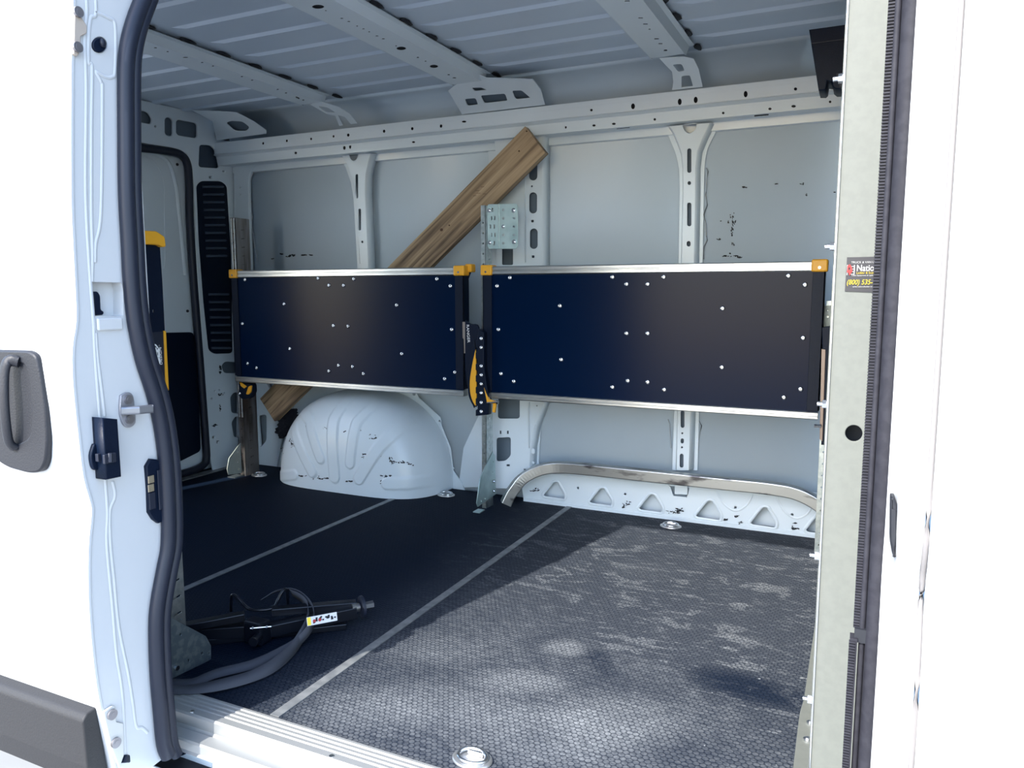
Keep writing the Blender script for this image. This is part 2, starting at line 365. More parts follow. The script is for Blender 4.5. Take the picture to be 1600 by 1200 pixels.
# hat-section ribs
def hat(name, fl_l, fl_r, pl_l, pl_r, holes, yf=3.066, yp=3.022, parent=None, m_=INNER):
    r = empty(name, at(pl_l[-1][0], pl_l[-1][1], 1, yp)) if parent is None else parent
    px('flange', (0, yf, 0), (0, -1, 0), fl_l + fl_r[::-1], [], .004, m_, r)
    px('channel_face', (0, yp, 0), (0, -1, 0), pl_l + pl_r[::-1], holes, .002, m_, r, .0004)
    s = MB()
    for side, sg in ((pl_l, -1), (pl_r, 1)):
        a = [at(u, v, 1, yp) for u, v in side]; b_ = [V((p.x + sg * .012, yf - .002, p.z)) for p in a]
        k = len(a); s.add(a + b_, [(i, i + 1, k + i + 1, k + i) for i in range(k - 1)], True)
    s.build('channel_side', m_, r, solid=.002)
    return r
r3 = hat('trim_2', [(1039,200),(1046,217),(1053,233),(1057,245),(1061,265),(1062,300),(1058,520),(1050,735)],
    [(1123,194),(1117,210),(1109,225),(1105,235),(1102,250),(1101,265),(1100,300),(1096,520),(1090,735)],
    [(1046,197),(1054,208),(1060,222),(1066,240),(1068,262),(1068,300),(1063,520),(1057,735)],
    [(1109,192),(1104,202),(1098,214),(1089,236),(1086,262),(1086,300),(1082,520),(1076,735)],
    [rpoly([(1066,194.6),(1089,192.4),(1087,203),(1078,209),(1069,205)], 6), rrect(1077,251,6.5,38,3), ell(1077,286,5.5,6), rrect(1077,335,6.5,37,3), rrect(1076,381,6,8.5,3),
     rrect(1066.5,655,6,27,3), ell(1066,677,3,3), rrect(1066,689,5,8,2.5), ell(1065.5,699,3,3), rrect(1065,720,6,22,3)])
struct(r3)
px('shade_back', (0, 3.05, 0), (0, -1, 0), [(1071,230),(1084,230),(1078,730),(1060,730)], [], .003, HOLE_SHADE, r3)  # added dark sheet, painted shade behind the rib slots
r1 = hat('trim_3', [(528,243),(540,262),(548,285),(552,310),(558,412),(560,500)], [(589,238),(584,256),(580,275),(578,300),(583,412),(586,500)],
    [(534,243),(545,260),(553,285),(557,310),(563,412),(565,500)], [(579,239),(575,253),(571,272),(570,300),(575,412),(578,500)],
    [rpoly([(545,241),(560,240),(558,248),(553,252),(548,249)], 5), rrect(557.5,291,4,38,2), rrect(562,343,4,34,2), ell(566,378,3,4)])
struct(r1)
px('shade_back', (0, 3.05, 0), (0, -1, 0), [(555,262),(566,262),(572,412),(562,412)], [], .003, HOLE_SHADE, r1)  # same painted shade sheet for this rib

# middle pillar (behind the plank), wide sheet with oval lightening holes
r2 = hat('trim_4', [(722,182),(752,196),(762,225),(766,300),(766,420),(764,560),(752,640),(724,700),(716,762)],
    [(862,168),(858,200),(852,230),(852,300),(852,420),(861,560),(861,628),(845,668),(842,720),(842,760)],
    [(735,184),(764,200),(774,225),(776,300),(776,420),(774,560),(774,640),(772,700),(768,763)],
    [(850,170),(849,200),(847,230),(847,300),(847,420),(852,560),(850,628),(834,668),(828,700),(826,764)],
    [rpoly([(815,182),(845,180),(843,186),(816,197)], 3), rrect(833,265,13,34,6.5), ell(831,291,3,3), rrect(833,317,12,33,6), rrect(832,345.5,4,4,1), rrect(834,373,12,32,6), rrect(833,401,4,4,1),
     rrect(793,396,17,36,2), rrect(795,638,34,32,4), rpoly([(776,684),(798,683),(798,712),(790,720),(776,721)], 4), rrect(782,675.5,2.4,5,.5), rrect(793.5,675.5,2.4,5,.5), rrect(794,727,5,3,.5), rrect(820,734,3,3,.5),
     rrect(833,705,5,9,2.5), rrect(833,723,4,4,1), ell(838,662,3,3), ell(839,634,2,2)], 3.066, 3.012)
struct(r2)
px('shade_back', (0, 3.045, 0), (0, -1, 0), [(778,215),(846,215),(846,420),(778,420)], [], .003, HOLE_SHADE, r2)  # added sheet painting the pillar's hollow dark behind the ovals
px('shade_back', (0, 3.045, 0), (0, -1, 0), [(776,620),(822,620),(815,735),(776,735)], [], .003, HOLE_SHADE, r2)  # painted shade behind the lower pillar openings
# raised vertical bead on the pillar
s = MB(); s.sweep([at(820, v, 1, 3.010) for v in (235, 300, 410)], [(-.004, 0), (0, .004), (.004, 0)]); s.sweep([at(826, v, 1, 3.010) for v in (628, 660, 690, 700)], [(-.005, 0), (0, .005), (.005, 0)])
s.build('pressed_bead', INNER, r2)
# rear corner ring of the first wall bay
r4 = empty('trim_5', at(380, 735, 1, 3.05)); struct(r4)
px('corner_frame', (0, 3.05, 0), (0, -1, 0), [(365,238),(470,228),(470,244),(425,249),(402,255),(392,266),(388,282),(389,330),(392,420),(396,560),(420,606),(432,640),(438,690),(432,735),(366,738)],
   [rrect(375,248,5,9,2.5), ell(375,293,2.5,2.5), ell(375,304,2.5,2.5), rpoly([(402,650),(416,648),(416,688),(406,700)], 4), ell(387,401,2.2,2.2), ell(387,412,2.2,2.2)], .02, INNER, r4, .003)
# sealant bead squeezed out along the ring
s = MB()
def bead(pts, y, r=.0018, jit=1.2):
    s.tube([at(u + random.uniform(-jit, jit), v, 1, y) for u, v in pts], r, 6)
bead([(408,259),(400,263),(396,270),(392,280),(388,290),(391,297),(390,305),(393,315),(391,325),(395,338),(393,352),(397,366),(397,380),(400,395),(403,410)], 3.068)
bead([(1104,262),(1106,268),(1103,280),(1104,292),(1103,305),(1104,320),(1101,335),(1102,350),(1104,368),(1106,375),(1101,385),(1100,405)], 3.066, .0022)
bead([(1043,655),(1047,662),(1047,680),(1048,700)], 3.068); bead([(1091,655),(1096,665),(1092,690),(1091,720)], 3.068)
s.build('sealant_bead', SEALANT, r4)

# lower rail with three-cornered lightening holes
lr = empty('trim_6', (-.7, 3.0, 0)); struct(lr)
YL = 3.0
tri = []
for cx, cy, sc in ((866, 766, .92), (939, 776, .96), (1017, 786, 1.0), (1107, 797, 1.06), (1193, 808, 1.1), (1280, 819, 1.15)):
    tri.append(rpoly([(cx - 21*sc, cy + 8*sc), (cx - 17*sc, cy + 12*sc), (cx + 18*sc, cy + 17*sc), (cx + 20*sc, cy + 8*sc), (cx + 7*sc, cy - 15*sc), (cx - 2*sc, cy - 16*sc)], 6))
dots = [ell(903,762.5,3.5,3.5), ell(977,772,3.5,3.5), ell(1149,793,4,4), ell(1238,804,4,4), ell(1008,750,0.1,0.1)][:4]
px('lower_rail', (0, YL, 0), (0, -1, 0), [(818,781),(814,752),(826,737),(1046,757),(1052,775),(1073,777),(1078,760),(1310,783),(1310,842)], tri + dots, .0025, INNER, lr, .001)
px('lit_backing', (0, 3.055, 0), (0, -1, 0), [(830,730),(1310,775),(1310,836),(830,775)], [], .003, INNER, lr)  # added pale sheet: lit look of the rail's inside, put in as colour
s = MB()
for t_ in tri: s.sweep([at(u, v, 1, YL - .001) for u, v in t_ + t_[:1]], [(-.006, 0), (-.003, .003), (.003, .003), (.006, 0)], V((0, -1, 0)), True, False)
for a_, b_ in (((1110, 762), (1180, 768)), ((1205, 774), (1275, 781))):
    u0, v0 = a_; u1, v1 = b_
    s.sweep(smooth_path([at(u, v, 1, YL - .001) for u, v in ((u0 + 8, v0 + 2), (u0 + 20, v0 + 24), (u0 + 38, v0 + 36), (u1 - 14, v1 + 22), (u1 - 4, v1 + 4))]), [(-.004, 0), (0, .003), (.004, 0)], V((0, -1, 0)), True, False)
s.build('pressed_rim', INNER, lr)
run([(YL - .004, .0), (YL - .004, .012), (YL, .014)], -1.35, -.06, 'bottom_flange', INNER, lr, .003)
zt = at(1000, 752, 1, YL).z
run([(YL, zt - .006), (YL + .006, zt + .004), (YW - .01, zt + .012)], -1.33, -.06, 'upper_ledge', INNER, lr, .002)
px('rib_foot', (0, 2.985, 0), (0, -1, 0), [(1054,750),(1074,752),(1074,773),(1054,772)], [], .03, INNER, lr)

# roof bows with bent ends
def bow(nm, x0, x1, holes, y1=2.78):
    r = empty(nm, ((x0 + x1) / 2, 2.2, ZR - .04)); struct(r); z = ZR - .045
    flat('bow_face', (0, 0, z), (0, 0, -1), [V((x0, 1.15, z)), V((x1, 1.15, z)), V((x1, y1, z)), V((x0, y1, z))], [[fl(a, b, z) for a, b in h] for h in holes], .002, INNER, r, .0004)
    MB().box((x0 + .004, 1.2, z + .005), (x1 - .004, y1 - .01, z + .012)).build('cavity_shade', MARK, r)  # added dark slab so the bow holes look shaded
    for a_, sg in ((x0, -1), (x1, 1)):
        s = MB(); pts = [(a_, z), (a_ + sg * .012, ZR - .016), (a_ + sg * .030, ZR - .014)]
        s.add([V((x, 1.15, q)) for x, q in pts] + [V((x, y1 + .02, q)) for x, q in pts], [(0, 3, 4, 1), (1, 4, 5, 2)], False)
        s.build('bow_flange', INNER, r, solid=.0025)
    s = MB()
    for k in range(10):
        y = 2.85 - .165 * k
        s.add(*blob(V((x1 + .032, y, ZR - .007)), .013, .035, .006), True)
    s.build('dark_pad', MARK, r)  # dark blobs between the roof beads along one flange
    return r
def blob(c, rx, ry, rz, n=10, m=6):
    vv = [c + V((0, 0, rz))]; ff = []
    for i in range(1, m):
        for j in range(n):
            a, b_ = math.pi * i / m, 2 * math.pi * j / n; k = 1 + .15 * math.sin(3 * b_ + c.y * 30)
            vv.append(c + V((rx * k * math.sin(a) * math.cos(b_), ry * k * math.sin(a) * math.sin(b_), rz * math.cos(a))))
    vv.append(c - V((0, 0, rz))); L_ = len(vv) - 1
    for j in range(n): ff.append((0, 1 + j, 1 + (j + 1) % n)); ff.append((L_, L_ - n + (j + 1) % n, L_ - n + j))
    for i in range(m - 2):
        for j in range(n): a = 1 + i * n + j; b_ = 1 + i * n + (j + 1) % n; ff.append((a, a + n, b_ + n, b_))
    return vv, ff
b1 = bow('trim_7', -2.35, -2.235, [ell(243,75,5,2), ell(262,81,4,2), ell(290,90,9,2), ell(316,98,4,2), ell(333,103.5,4,2), ell(378,120,4,2), ell(394,125.5,4,2), ell(434,140,3.5,2), ell(447,145.5,3.5,2), rrect(465,153,6,2.5,1,skew=.4), ell(474,156.5,3.5,2)])
b2 = bow('trim_8', -1.575, -1.44, [ell(497,11,19,7), ell(509,17,3,2), ell(534,29,5,2), ell(545,34,5,2), ell(558,41,3,2), ell(568,45.5,4,2), ell(577,50,3,2), ell(589,56.5,5,2), ell(599,61,5,2), ell(619,72,3,2), ell(627,76,15,6), ell(653,90,4,2), ell(665,96,3,2), ell(678,104,13,5.5), ell(701,117,4,2), ell(710,122,6,2)])
b3 = bow('trim_9', -.755, -.635, [rrect(980,2,8,2,.5), rrect(1001,28.5,7,2,.5), rrect(1008.5,38,7,2,.5), rrect(1015,46,3,2,.5), rrect(1026,61,7,2,.5), rrect(1032,68.5,6,2,.5), ell(1040,79,6,3), rrect(1050,95,6,2,.5)])
# bow ends bending down onto the header rail: sheets on a slanting plane
SL_O = V((0, 2.78, ZR - .045)); SL_N = V((0, -(z_top - ZR + .045), (2.95 - 2.78))).cross(V((1, 0, 0))).cross(V((1, 0, 0)))
e1 = V((1, 0, 0)); e2 = (V((0, 2.95, z_top)) - SL_O).normalized(); SL_N = e1.cross(e2)
if SL_N.z > 0: SL_N = -SL_N
px('bow_end', SL_O, SL_N, [(1030,91),(1068,89),(1084,92),(1092,108),(1098,136),(1050,141),(1052,128),(1050,112),(1040,102)], [rpoly([(1051,101),(1065,100),(1070,111),(1060,112.5)], 3), rpoly([(1065,119),(1078,118),(1083,135),(1065,137)], 2)], .003, INNER, b3, .0008)
px('bow_end', SL_O, SL_N, [(484,163),(500,158),(530,168),(546,178),(558,193),(548,194),(539,183),(528,180),(536,196),(530,197),(524,181),(510,178)], [rpoly([(497,166),(512,168),(524,176),(510,176)], 3)], .003, INNER, b1, .0008)
px('pillar_gusset', SL_O, SL_N, [(700,142),(738,112),(760,122),(832,124),(845,140),(852,164),(722,179)],
   [rpoly([(726,155),(743,153.5),(747,164),(731,166)], 3), rpoly([(751,149.5),(789,146.5),(793,158),(757,162)], 3), rpoly([(800,142),(815,141.5),(829,153.5),(806,156)], 3), rpoly([(737,137.5),(752,137),(761,141),(742,143)], 2)], .004, INNER, b2, .001)
o2 = SL_O - SL_N * .018
px('shade_back', o2, SL_N, [(716,137),(826,135),(834,158),(722,168)], [], .002, HOLE_SHADE, b2)  # added sheet, painted shade behind the pillar gusset holes
px('shade_back', o2, SL_N, [(351,188),(388,188),(393,204),(360,208)], [], .002, HOLE_SHADE, b1)  # painted shade behind the corner gusset hole
px('corner_gusset', SL_O, SL_N, [(300,172),(369,176),(396,190),(416,204),(416,209),(364,216),(338,220),(332,190)], [rpoly([(353,192),(361,189),(379,190),(390,199),(385,205),(367,205)], 5)], .004, INNER, b1, .001)

# rear end: door frame sheet, closed rear door leaf, seal, trims
XB = -3.05
wb = empty('wall_back', (XB, 2.8, 0)); struct(wb)
px('rear_frame', (XB, 0, 0), (1, 0, 0), [(60,120),(300,174),(340,188),(356,214),(366,236),(374,420),(374,600),(372,740),(333,735),(326,700),(318,560),(307,400),(304,300),(301,258),(292,240),(278,233),(215,222),(60,200)],
   [rpoly([(205,170),(232,175),(238,186),(236,194),(205,188)], 7), rrect(264,198,12.5,29,6, skew=.15), rrect(292,201.5,33,24,5, skew=.17), ell(243,197.5,3,3),
    rpoly([(312,226),(330,227),(338,236),(343.5,263),(310.5,261)], 5), rpoly([(307,290),(314,283),(346,283),(355,290),(362,400),(364,552),(335,553),(326,547),(318,470),(311,380)], 6),
    rpoly([(346,571),(352,565),(372,566),(372,583),(350,583)], 5), rrect(329,277,4,3,.5), rrect(350,267.5,4,2,.5), rpoly([(360,620),(366,613),(374,614),(374,646),(362,645)], 4), rpoly([(362,660),(368,651),(373,651),(373,683),(366,683)], 4),
    ell(336,611,2.5,3), ell(331,623,3,3), ell(343,609,2,2), rrect(334,683,3.5,4,.5), ell(351,614,2,2)], .012, INNER, wb, .003)
struct(px('wall_back', (XB - .09, 0, 0), (1, 0, 0), [(40,40),(430,90),(430,200),(395,760),(300,760),(40,800)], [], .01, INNER, None, .001))
s = MB(); s.box((XB - .09, 2.95, 1.70), (XB, 3.08, ZR)); s.build('corner_filler', INNER, wb)
px('corner_sheet', (XB - .004, 0, 0), (1, 0, 0), [(320,150),(380,165),(380,262),(352,250),(338,200)], [], .004, INNER, wb)
px('shade_back', (XB - .03, 0, 0), (1, 0, 0), [(200,166),(315,186),(315,222),(200,198)], [], .003, HOLE_SHADE, wb)  # added sheet painting shade behind the rear header holes
px('shade_back', (XB - .03, 0, 0), (1, 0, 0), [(342,562),(375,562),(375,690),(354,690)], [], .003, HOLE_SHADE, wb)  # painted shade behind the rear pillar holes
# louvre panel
lv = empty('trim_10', at(335, 553, 0, XB)); struct(lv)
px('louvre_panel', (XB - .004, 0, 0), (1, 0, 0), rpoly([(307,290),(314,283),(346,283),(355,290),(362,400),(364,552),(335,553),(326,547),(318,470),(311,380)], 6), [], .004, BLACKP, lv, .001)
s = MB()
for k in range(22):
    v = 290 + k * 12.0
    if 398 < v < 455: continue
    u0 = 313 + (v - 290) * .055; u1 = 349 + (v - 290) * .05
    a = at(u0 + 3, v, 0, XB + .002); b_ = at(min(u1, 361) - 1, v, 0, XB + .002)
    s.prism([a, a + V((.010, 0, -.005)), a + V((.008, 0, -.009)), a + V((0, 0, -.012))], b_ - a)
s.build('louvre_blade', mat('louvre_plastic', (.07, .10, .15), .35), lv)
px('corner_window', (XB - .02, 0, 0), (1, 0, 0), [(309,224),(333,225),(341,234),(347,265),(307,263)], [], .004, GLASS, wb)
# rear door leaf
d1 = empty('door_1', at(290, 735, 0, XB - .03)); struct(d1)
XD = XB - .035
px('door_leaf', (XD, 0, 0), (1, 0, 0), rpoly([(40,226),(219,236),(282,246),(291,262),(296,300),(300,400),(309,520),(316,640),(321,700),(318,722),(278,742),(40,790)], 8), [], .02, INNER, d1, .004)
s = MB()
s.sweep(smooth_path([at(u, v, 0, XD + .001) for u, v in ((150,232),(222,243),(245,258),(256,285),(257,320),(258,400),(256,420))]), [(-.004, 0), (0, .004), (.004, 0)], V((1, 0, 0)), True, False)
s.sweep(smooth_path([at(u, v, 0, XD + .001) for u, v in ((150,220),(222,233),(260,250),(274,285),(280,330),(290,430))]), [(-.012, 0), (-.004, .007), (.004, .007), (.012, 0)], V((1, 0, 0)), True, False)
s.build('pressed_bead', INNER, d1)
px('door_card', (XD + .012, 0, 0), (1, 0, 0), rpoly([(40,526),(250,520),(302,519),(305,530),(312,640),(314,705),(280,722),(40,768)], 6), [], .01, BLACKP, d1, .003)
s = MB(); s.cyl(at(277, 257, 0, XD + .001), at(277, 257, 0, XD + .004), .007, 14); s.cyl(at(293, 486, 0, XD + .001), at(293, 486, 0, XD + .004), .007, 14)
s.build('plug', MARK, d1)
s = MB(); s.sweep(smooth_path([at(u, v, 0, XB + .006) for u, v in ((120,219),(219,230),(262,235),(284,241),(294,256),(297,290),(298,340),(304,440),(312,540),(318,620),(323,690),(324,716),(318,728),(296,738),(240,752))]),
   [(-.020, -.012), (-.020, .008), (-.006, .014), (.008, .012), (.016, 0), (.012, -.012)], V((1, 0, 0)))
s.build('door_seal', SEAL, d1)
# rear sill strip
s = MB(); s.box((XB - .02, 1.2, -.002), (XB + .035, 2.98, .004)); struct(s.build('trim_11', STRIPM))

# wheel box on the far side: a rounded heightfield bulging out of the wall
WC, WA, WZ, WD = -2.195, .452, .455, .300
GR = []
def arch_y(x, z, grooves=True):
    r = (abs((x - WC) / WA) ** 2.35 + abs(z / WZ) ** 2.35) ** (1 / 2.35)
    if r >= 1: d = 0
    else: d = WD * (1 - r ** 4.4) ** (1 / 2.8)
    if grooves:
        gk = 0
        for (x0, z0, x1, z1, w) in GR:
            dx, dz = x1 - x0, z1 - z0; t = max(0, min(1, ((x - x0) * dx + (z - z0) * dz) / (dx * dx + dz * dz)))
            q = math.hypot(x - x0 - t * dx, z - z0 - t * dz)
            k = max(0, min(1, (w * 1.35 - q) / .006)); gk = max(gk, k)
        d += .006 * gk * gk * (3 - 2 * gk) * (1 if r < .98 else 0)
    return 3.055 - d
def on_arch(u, v):
    d = ray(u, v); lo, hi = 2.4, 4.2; y0 = 2.6
    p = CAM + d * ((2.6 - CAM.y) / d.y)
    for k in range(400):
        y = 2.6 + .46 * k / 400; p = CAM + d * ((y - CAM.y) / d.y)
        if y >= arch_y(p.x, p.z, False): break
    return p
for (a_, b_, w) in (((465, 690), (488, 738), .021), ((484, 655), (501, 716), .021), ((522, 655), (523, 745), .024), ((558, 660), (547, 724), .021), ((592, 700), (561, 748), .023), ((605, 756), (700, 742), .022), ((428, 738), (460, 742), .02)):
    p, q = on_arch(*a_), on_arch(*b_); GR.append((p.x, p.z, q.x, q.z, w))
for i, (u, v) in enumerate(((460, 668), (500, 622), (548, 622), (606, 622), (650, 655))):    # grooves run on over the crown
    g = GR[i]; p = on_arch(u, v); GR.append((g[0], g[1], p.x, p.z, g[4]))
s = MB(); na, nr = 200, 120; vv = []
for i in range(na + 1):
    a = math.pi * i / na
    for j in range(nr + 1):
        t = j / nr; t = 1 - (1 - t) ** 1.6
        ca, sa = math.cos(a), math.sin(a); q_ = t / (abs(ca) ** 2.35 + abs(sa) ** 2.35) ** (1 / 2.35); x = WC + WA * q_ * ca; z = WZ * q_ * sa; vv.append(V((x, arch_y(x, z), z + 0.001)))
s.add(vv, [(i * (nr + 1) + j, i * (nr + 1) + j + 1, (i + 1) * (nr + 1) + j + 1, (i + 1) * (nr + 1) + j) for i in range(na) for j in range(nr)], True)
wa = s.build('wheel_arch', INNER); tag(wa, 'white painted rounded wheel arch box with scuffed ribs bulging from the far wall', 'wheel arch')
px('wall_flange', (0, 3.058, 0), (0, -1, 0), [(470,600),(648,607),(655,622),(688,652),(690,666),(704,700),(708,735),(722,755),(728,772),(560,790),(428,765),(440,700)], [ell(647,616,4,4), ell(687,658,3,3), ell(708,732,3,3)], .006, INNER, wa, .002)
def scuffs(marks, fn, name, parent, sz=.002, eps=.0012):
    s = MB()
    for (u, v, w, h) in marks:
        k = max(2, int(max(w, h) / 1.3))
        for j in range(k):
            uu = u + (random.random() - .5) * w; vv_ = v + (random.random() - .5) * h
            ln = random.uniform(.9, 3.4); wd = random.uniform(.5, 1.5); a = random.uniform(-.5, .5) + (0 if w >= h else 1.5)
            pts = []
            for q in range(6):
                t = q / 6 * 2 * math.pi; x_, y_ = ln * math.cos(t) * random.uniform(.6, 1.1), wd * math.sin(t) * random.uniform(.6, 1.1)
                pts.append((uu + x_ * math.cos(a) - y_ * math.sin(a), vv_ + x_ * math.sin(a) + y_ * math.cos(a)))
            P = [fn(*p) for p in pts]; nrm = (CAM - P[0]).normalized()
            s.add([p + nrm * eps for p in P] + [p - nrm * .001 for p in P], [list(range(6))] + [(i, (i + 1) % 6, 6 + (i + 1) % 6, 6 + i) for i in range(6)])
    return tag(s.build(name, MARK, parent), kind='stuff')
scuffs([(482,667,14,3),(508,669,6,3),(521,671,14,3),(538,674,5,2),(561,673,10,3),(582,682,12,7),(590,698,12,10),(594,692,8,4),(574,714,18,10),(566,730,14,10),(592,712,10,6),(611,720,5,12),(622,722,20,3),(641,725,8,5),
        (455,690,6,14),(461,698,14,4),(441,706,5,12),(500,748,24,2),(470,744,20,2),(440,741,18,2),(520,703,8,2),(525,731,6,3),(620,753,50,6),(545,752,10,1),(549,706,5,2),(495,745,6,2),(604,745,20,6)], on_arch, 'paint_scuff', wa)
scuffs([(440,398,5,3),(449,400,10,2.5),(456,399,8,2),(475,398,8,1.5),(487,398,6,1.5),(425,405,3,2),(1144,337,7,8),(1146,348,6,10),(1144,363,3,14),(1145,382,4,5),(1142,395,3,3),(1136,400,14,1.5),(1149,400,8,1.5),(1156,402,9,3),
        (1163,293,6,2),(1213,287,3,2),(1253,287,5,2),(1260,305,2,4),(1304,301,3,3),(1124,373,5,3),(1126,345,2,2),(1137,347,3,4)], lambda u, v: at(u, v, 1, YW - .004), 'paint_scuff', wl)
scuffs([(836,765,14,5),(975,790,8,8),(982,785,10,8),(1052,800,22,5),(1060,797,14,5),(1135,812,10,3),(1150,807,8,3),(1158,817,6,3),(1240,820,8,6),(1245,826,14,2)], lambda u, v: at(u, v, 1, YL - .002), 'paint_scuff', lr)
scuffs([(344,578,3,10),(346,616,10,5),(344,638,2,10),(341,690,4,4),(335,665,8,3)], lambda u, v: at(u, v, 0, XB + .002), 'paint_scuff', wb)

# seam strips in the mat
for x in (-1.895, -1.133):
    o = MB().box((x - .0125, 1.19, -.001), (x + .0125, 3.0, .0025)).build('seam_strip', STRIPM, bevel=.001)
    tag(o, 'flat grey metal seam strip across the black floor, ' + ('farther one, ending at the wheel arch' if x < -1.5 else 'nearer one, crossing into the sunlight'), 'floor strip', 'seam strips across the floor mat')


# ------------------------------------------------------------------ bolts, shared mesh
def bolt_mesh(r=.008, h=.004):
    s = MB(); prof = [(r, 0), (r * .97, -h * .5), (r * .75, -h * .9), (r * .48, -h), (r * .44, -h), (r * .42, -h * .35), (0.0001, -h * .35)]; n = 18
    vv = [V((q * math.cos(2 * math.pi * i / n), y, q * math.sin(2 * math.pi * i / n))) for q, y in prof for i in range(n)]
    s.add(vv, [(a * n + i, a * n + (i + 1) % n, (a + 1) * n + (i + 1) % n, (a + 1) * n + i) for a in range(len(prof) - 1) for i in range(n)], True)
    me = bpy.data.meshes.new('bolt'); me.from_pydata([tuple(p) for p in s.v], [], s.f); me.polygons.foreach_set('use_smooth', s.sm); me.materials.append(ZINC); return me
BOLT = bolt_mesh(.0088, .0045); RIVET = bolt_mesh(.0085, .006)

# ------------------------------------------------------------------ folded shelves on the far wall
YS = 2.77
def shelf(x0, x1, z0, z1, bolts, label, sheet=.012):
    r = empty('folding_shelf', ((x0 + x1) / 2, YS, z0))
    tag(r, label, 'shelf', 'folded shelves against the far wall')
    MB().box((x0, YS, z0 + .012), (x1, YS + .004, z1 - .012)).build('panel', BLACK, r, .001)
    for zz, hh, sg in ((z1, .034, -1), (z0, .026, 1)):
        a, b_ = (zz - hh, zz) if sg < 0 else (zz, zz + hh); hy = (b_ - a)
        pr_ = [(YS - .004, a), (YS - .007, a + hy * .12), (YS - .007, a + hy * .40), (YS - .003, a + hy * .46), (YS - .003, a + hy * .54), (YS - .007, a + hy * .60), (YS - .007, a + hy * .88), (YS - .004, b_), (YS + .03, b_), (YS + .03, a)]
        s = MB(); s.prism([V((x0 - .002, y, z)) for y, z in pr_], (x1 - x0 + .004, 0, 0)); s.build('edge_rail', ALU, r)
    for xx, sg in ((x0, -1), (x1, 1)):
        s = MB(); s.box((xx, YS - .006, z0 + .03), (xx + sg * .005, YS + .042, z1 - .03)); s.box((xx - sg * .035, YS - .0015, z0 + .03), (xx + sg * .005, YS - .006, z1 - .034))
        s.build('end_plate', BLACKP, r, .001)
        c = MB(); c.box((xx + sg * .012, YS - .014, z1 - .036), (xx - sg * .040, YS + .036, z1 + .006)); cp = c.build('corner_cap', YEL, r, .006, 3)
        b = MB(); b.cyl((xx - sg * .014, YS - .014, z1 - .022), (xx - sg * .014, YS - .017, z1 - .022), .0045, 10); b.build('rivet', ZINC, cp)
    for u, v in bolts:
        p = at(u, v, 1, YS); link('bolt', BOLT, None, r, Matrix.Translation(p))
    return r
LB = [(370,450),(383,437),(444,475),(497,435),(514,446),(537,446),(553,436),(620,477),(683,436),(704,447),(706,515),(695,592),(711,582),(628,553),(568,584),(551,573),(529,571),(514,580),(453,545),(401,575),(387,568),(379,506),(521,509),(544,510)]
RB = [(777,447),(797,434),(875,478),(957,433),(979,444),(1012,444),(1037,433),(1129,482),(1232,431),(1258,445),(1255,528),(1251,608),(1225,621),(1128,574),(1038,609),(1012,597),(981,595),(957,605),(877,562),(783,584),(803,596),(779,515),(979,521),(1012,521)]
xl0, xl1 = at(366, 500, 1, YS).x, at(724, 500, 1, YS).x
xr0, xr1 = at(757, 500, 1, YS).x, at(1284, 500, 1, YS).x
zt_, zb_ = at(1000, 412.5, 1, YS).z, at(1000, 637.5, 1, YS).z
lsh = shelf(xl0, xl1, zb_, zt_, LB, 'black folded shelf panel nearer the rear door, with the plank leaning behind it')
rsh = shelf(xr0, xr1, zb_, zt_, RB, 'black folded shelf panel right of the middle post, hanging over the bent aluminium tube')
# second yellow tip and sticker by the left shelf's end
c = MB(); p = at(733, 417, 1, 2.80); c.box((p.x - .016, 2.79, p.z - .022), (p.x + .016, 2.83, p.z + .012)); c.build('arm_cap', YEL, lsh, .006, 3)
px('arm', (0, 2.80, 0), (0, -1, 0), [(722,424),(736,424),(730,440),(731,600),(726,609),(719,608)], [], .006, BLACKP, lsh)
px('sticker', (0, YS - .009, 0), (0, -1, 0), [(722.6,503),(726.6,503),(726.8,552),(725,552),(724.6,530),(722.8,528)], [], .001, mat('worn_label', (.22, .19, .17), .5), lsh, .0002)
p = at(729.5, 507, 1, YS - .012)
px('end_cover', (0, YS - .010, 0), (0, -1, 0), smooth2([(726.9,500),(735,506),(748,512),(749,560),(749,600),(745,634),(738,630),(732,612),(727,575)]), [], .01, BLACKP, lsh)
text('sticker_text', 'RANGER', .0175, basis(p, (0.06, 0, -1), (1, 0, 0.06)) @ Matrix.Translation((0, -.002, 0)), WHT, lsh, sx=1.1)

# ------------------------------------------------------------------ perforated posts
def post(name, x0, w, y0, y1, z1, label, m_=GAL, gusset=None, upper=None, z0=0.0, step=.042, lit=None):
    r = empty(name, (x0 + w / 2, y1, z0)); tag(r, label, 'post', 'galvanised shelf posts')
    n = int((z1 - z0 - .04) / step)
    h1 = [[V((x0 + w * .5 + .0038 * math.cos(a * math.pi / 4), y0, z0 + .03 + k * step + .0038 * math.sin(a * math.pi / 4))) for a in range(8)] for k in range(n)]
    flat('post_face', (0, y0, 0), (0, -1, 0), rect3(x0, x0 + w, z0, z1, y0), h1, .002, m_, r, .0003)
    xs = x0 + w; ym = (y0 + y1) / 2
    h2 = []
    for k in range(n):
        zc = z0 + .03 + (k + .5) * step
        h2.append([V((xs, ym - .011, zc - .004)), V((xs, ym + .011, zc - .001)), V((xs, ym + .011, zc + .004)), V((xs, ym - .011, zc + .001))])
    flat('post_side', (xs, 0, 0), (1, 0, 0), [V((xs, y0, z0)), V((xs, y1, z0)), V((xs, y1, z1)), V((xs, y0, z1))], h2, .002, m_, r, .0003)
    MB().box((x0, y0 + .002, z0), (x0 + .002, y1, z1)).build('post_side', m_, r)
    return r
PY0, PY1 = 2.822, 2.885
x_m = at(752, 500, 1, PY0).x
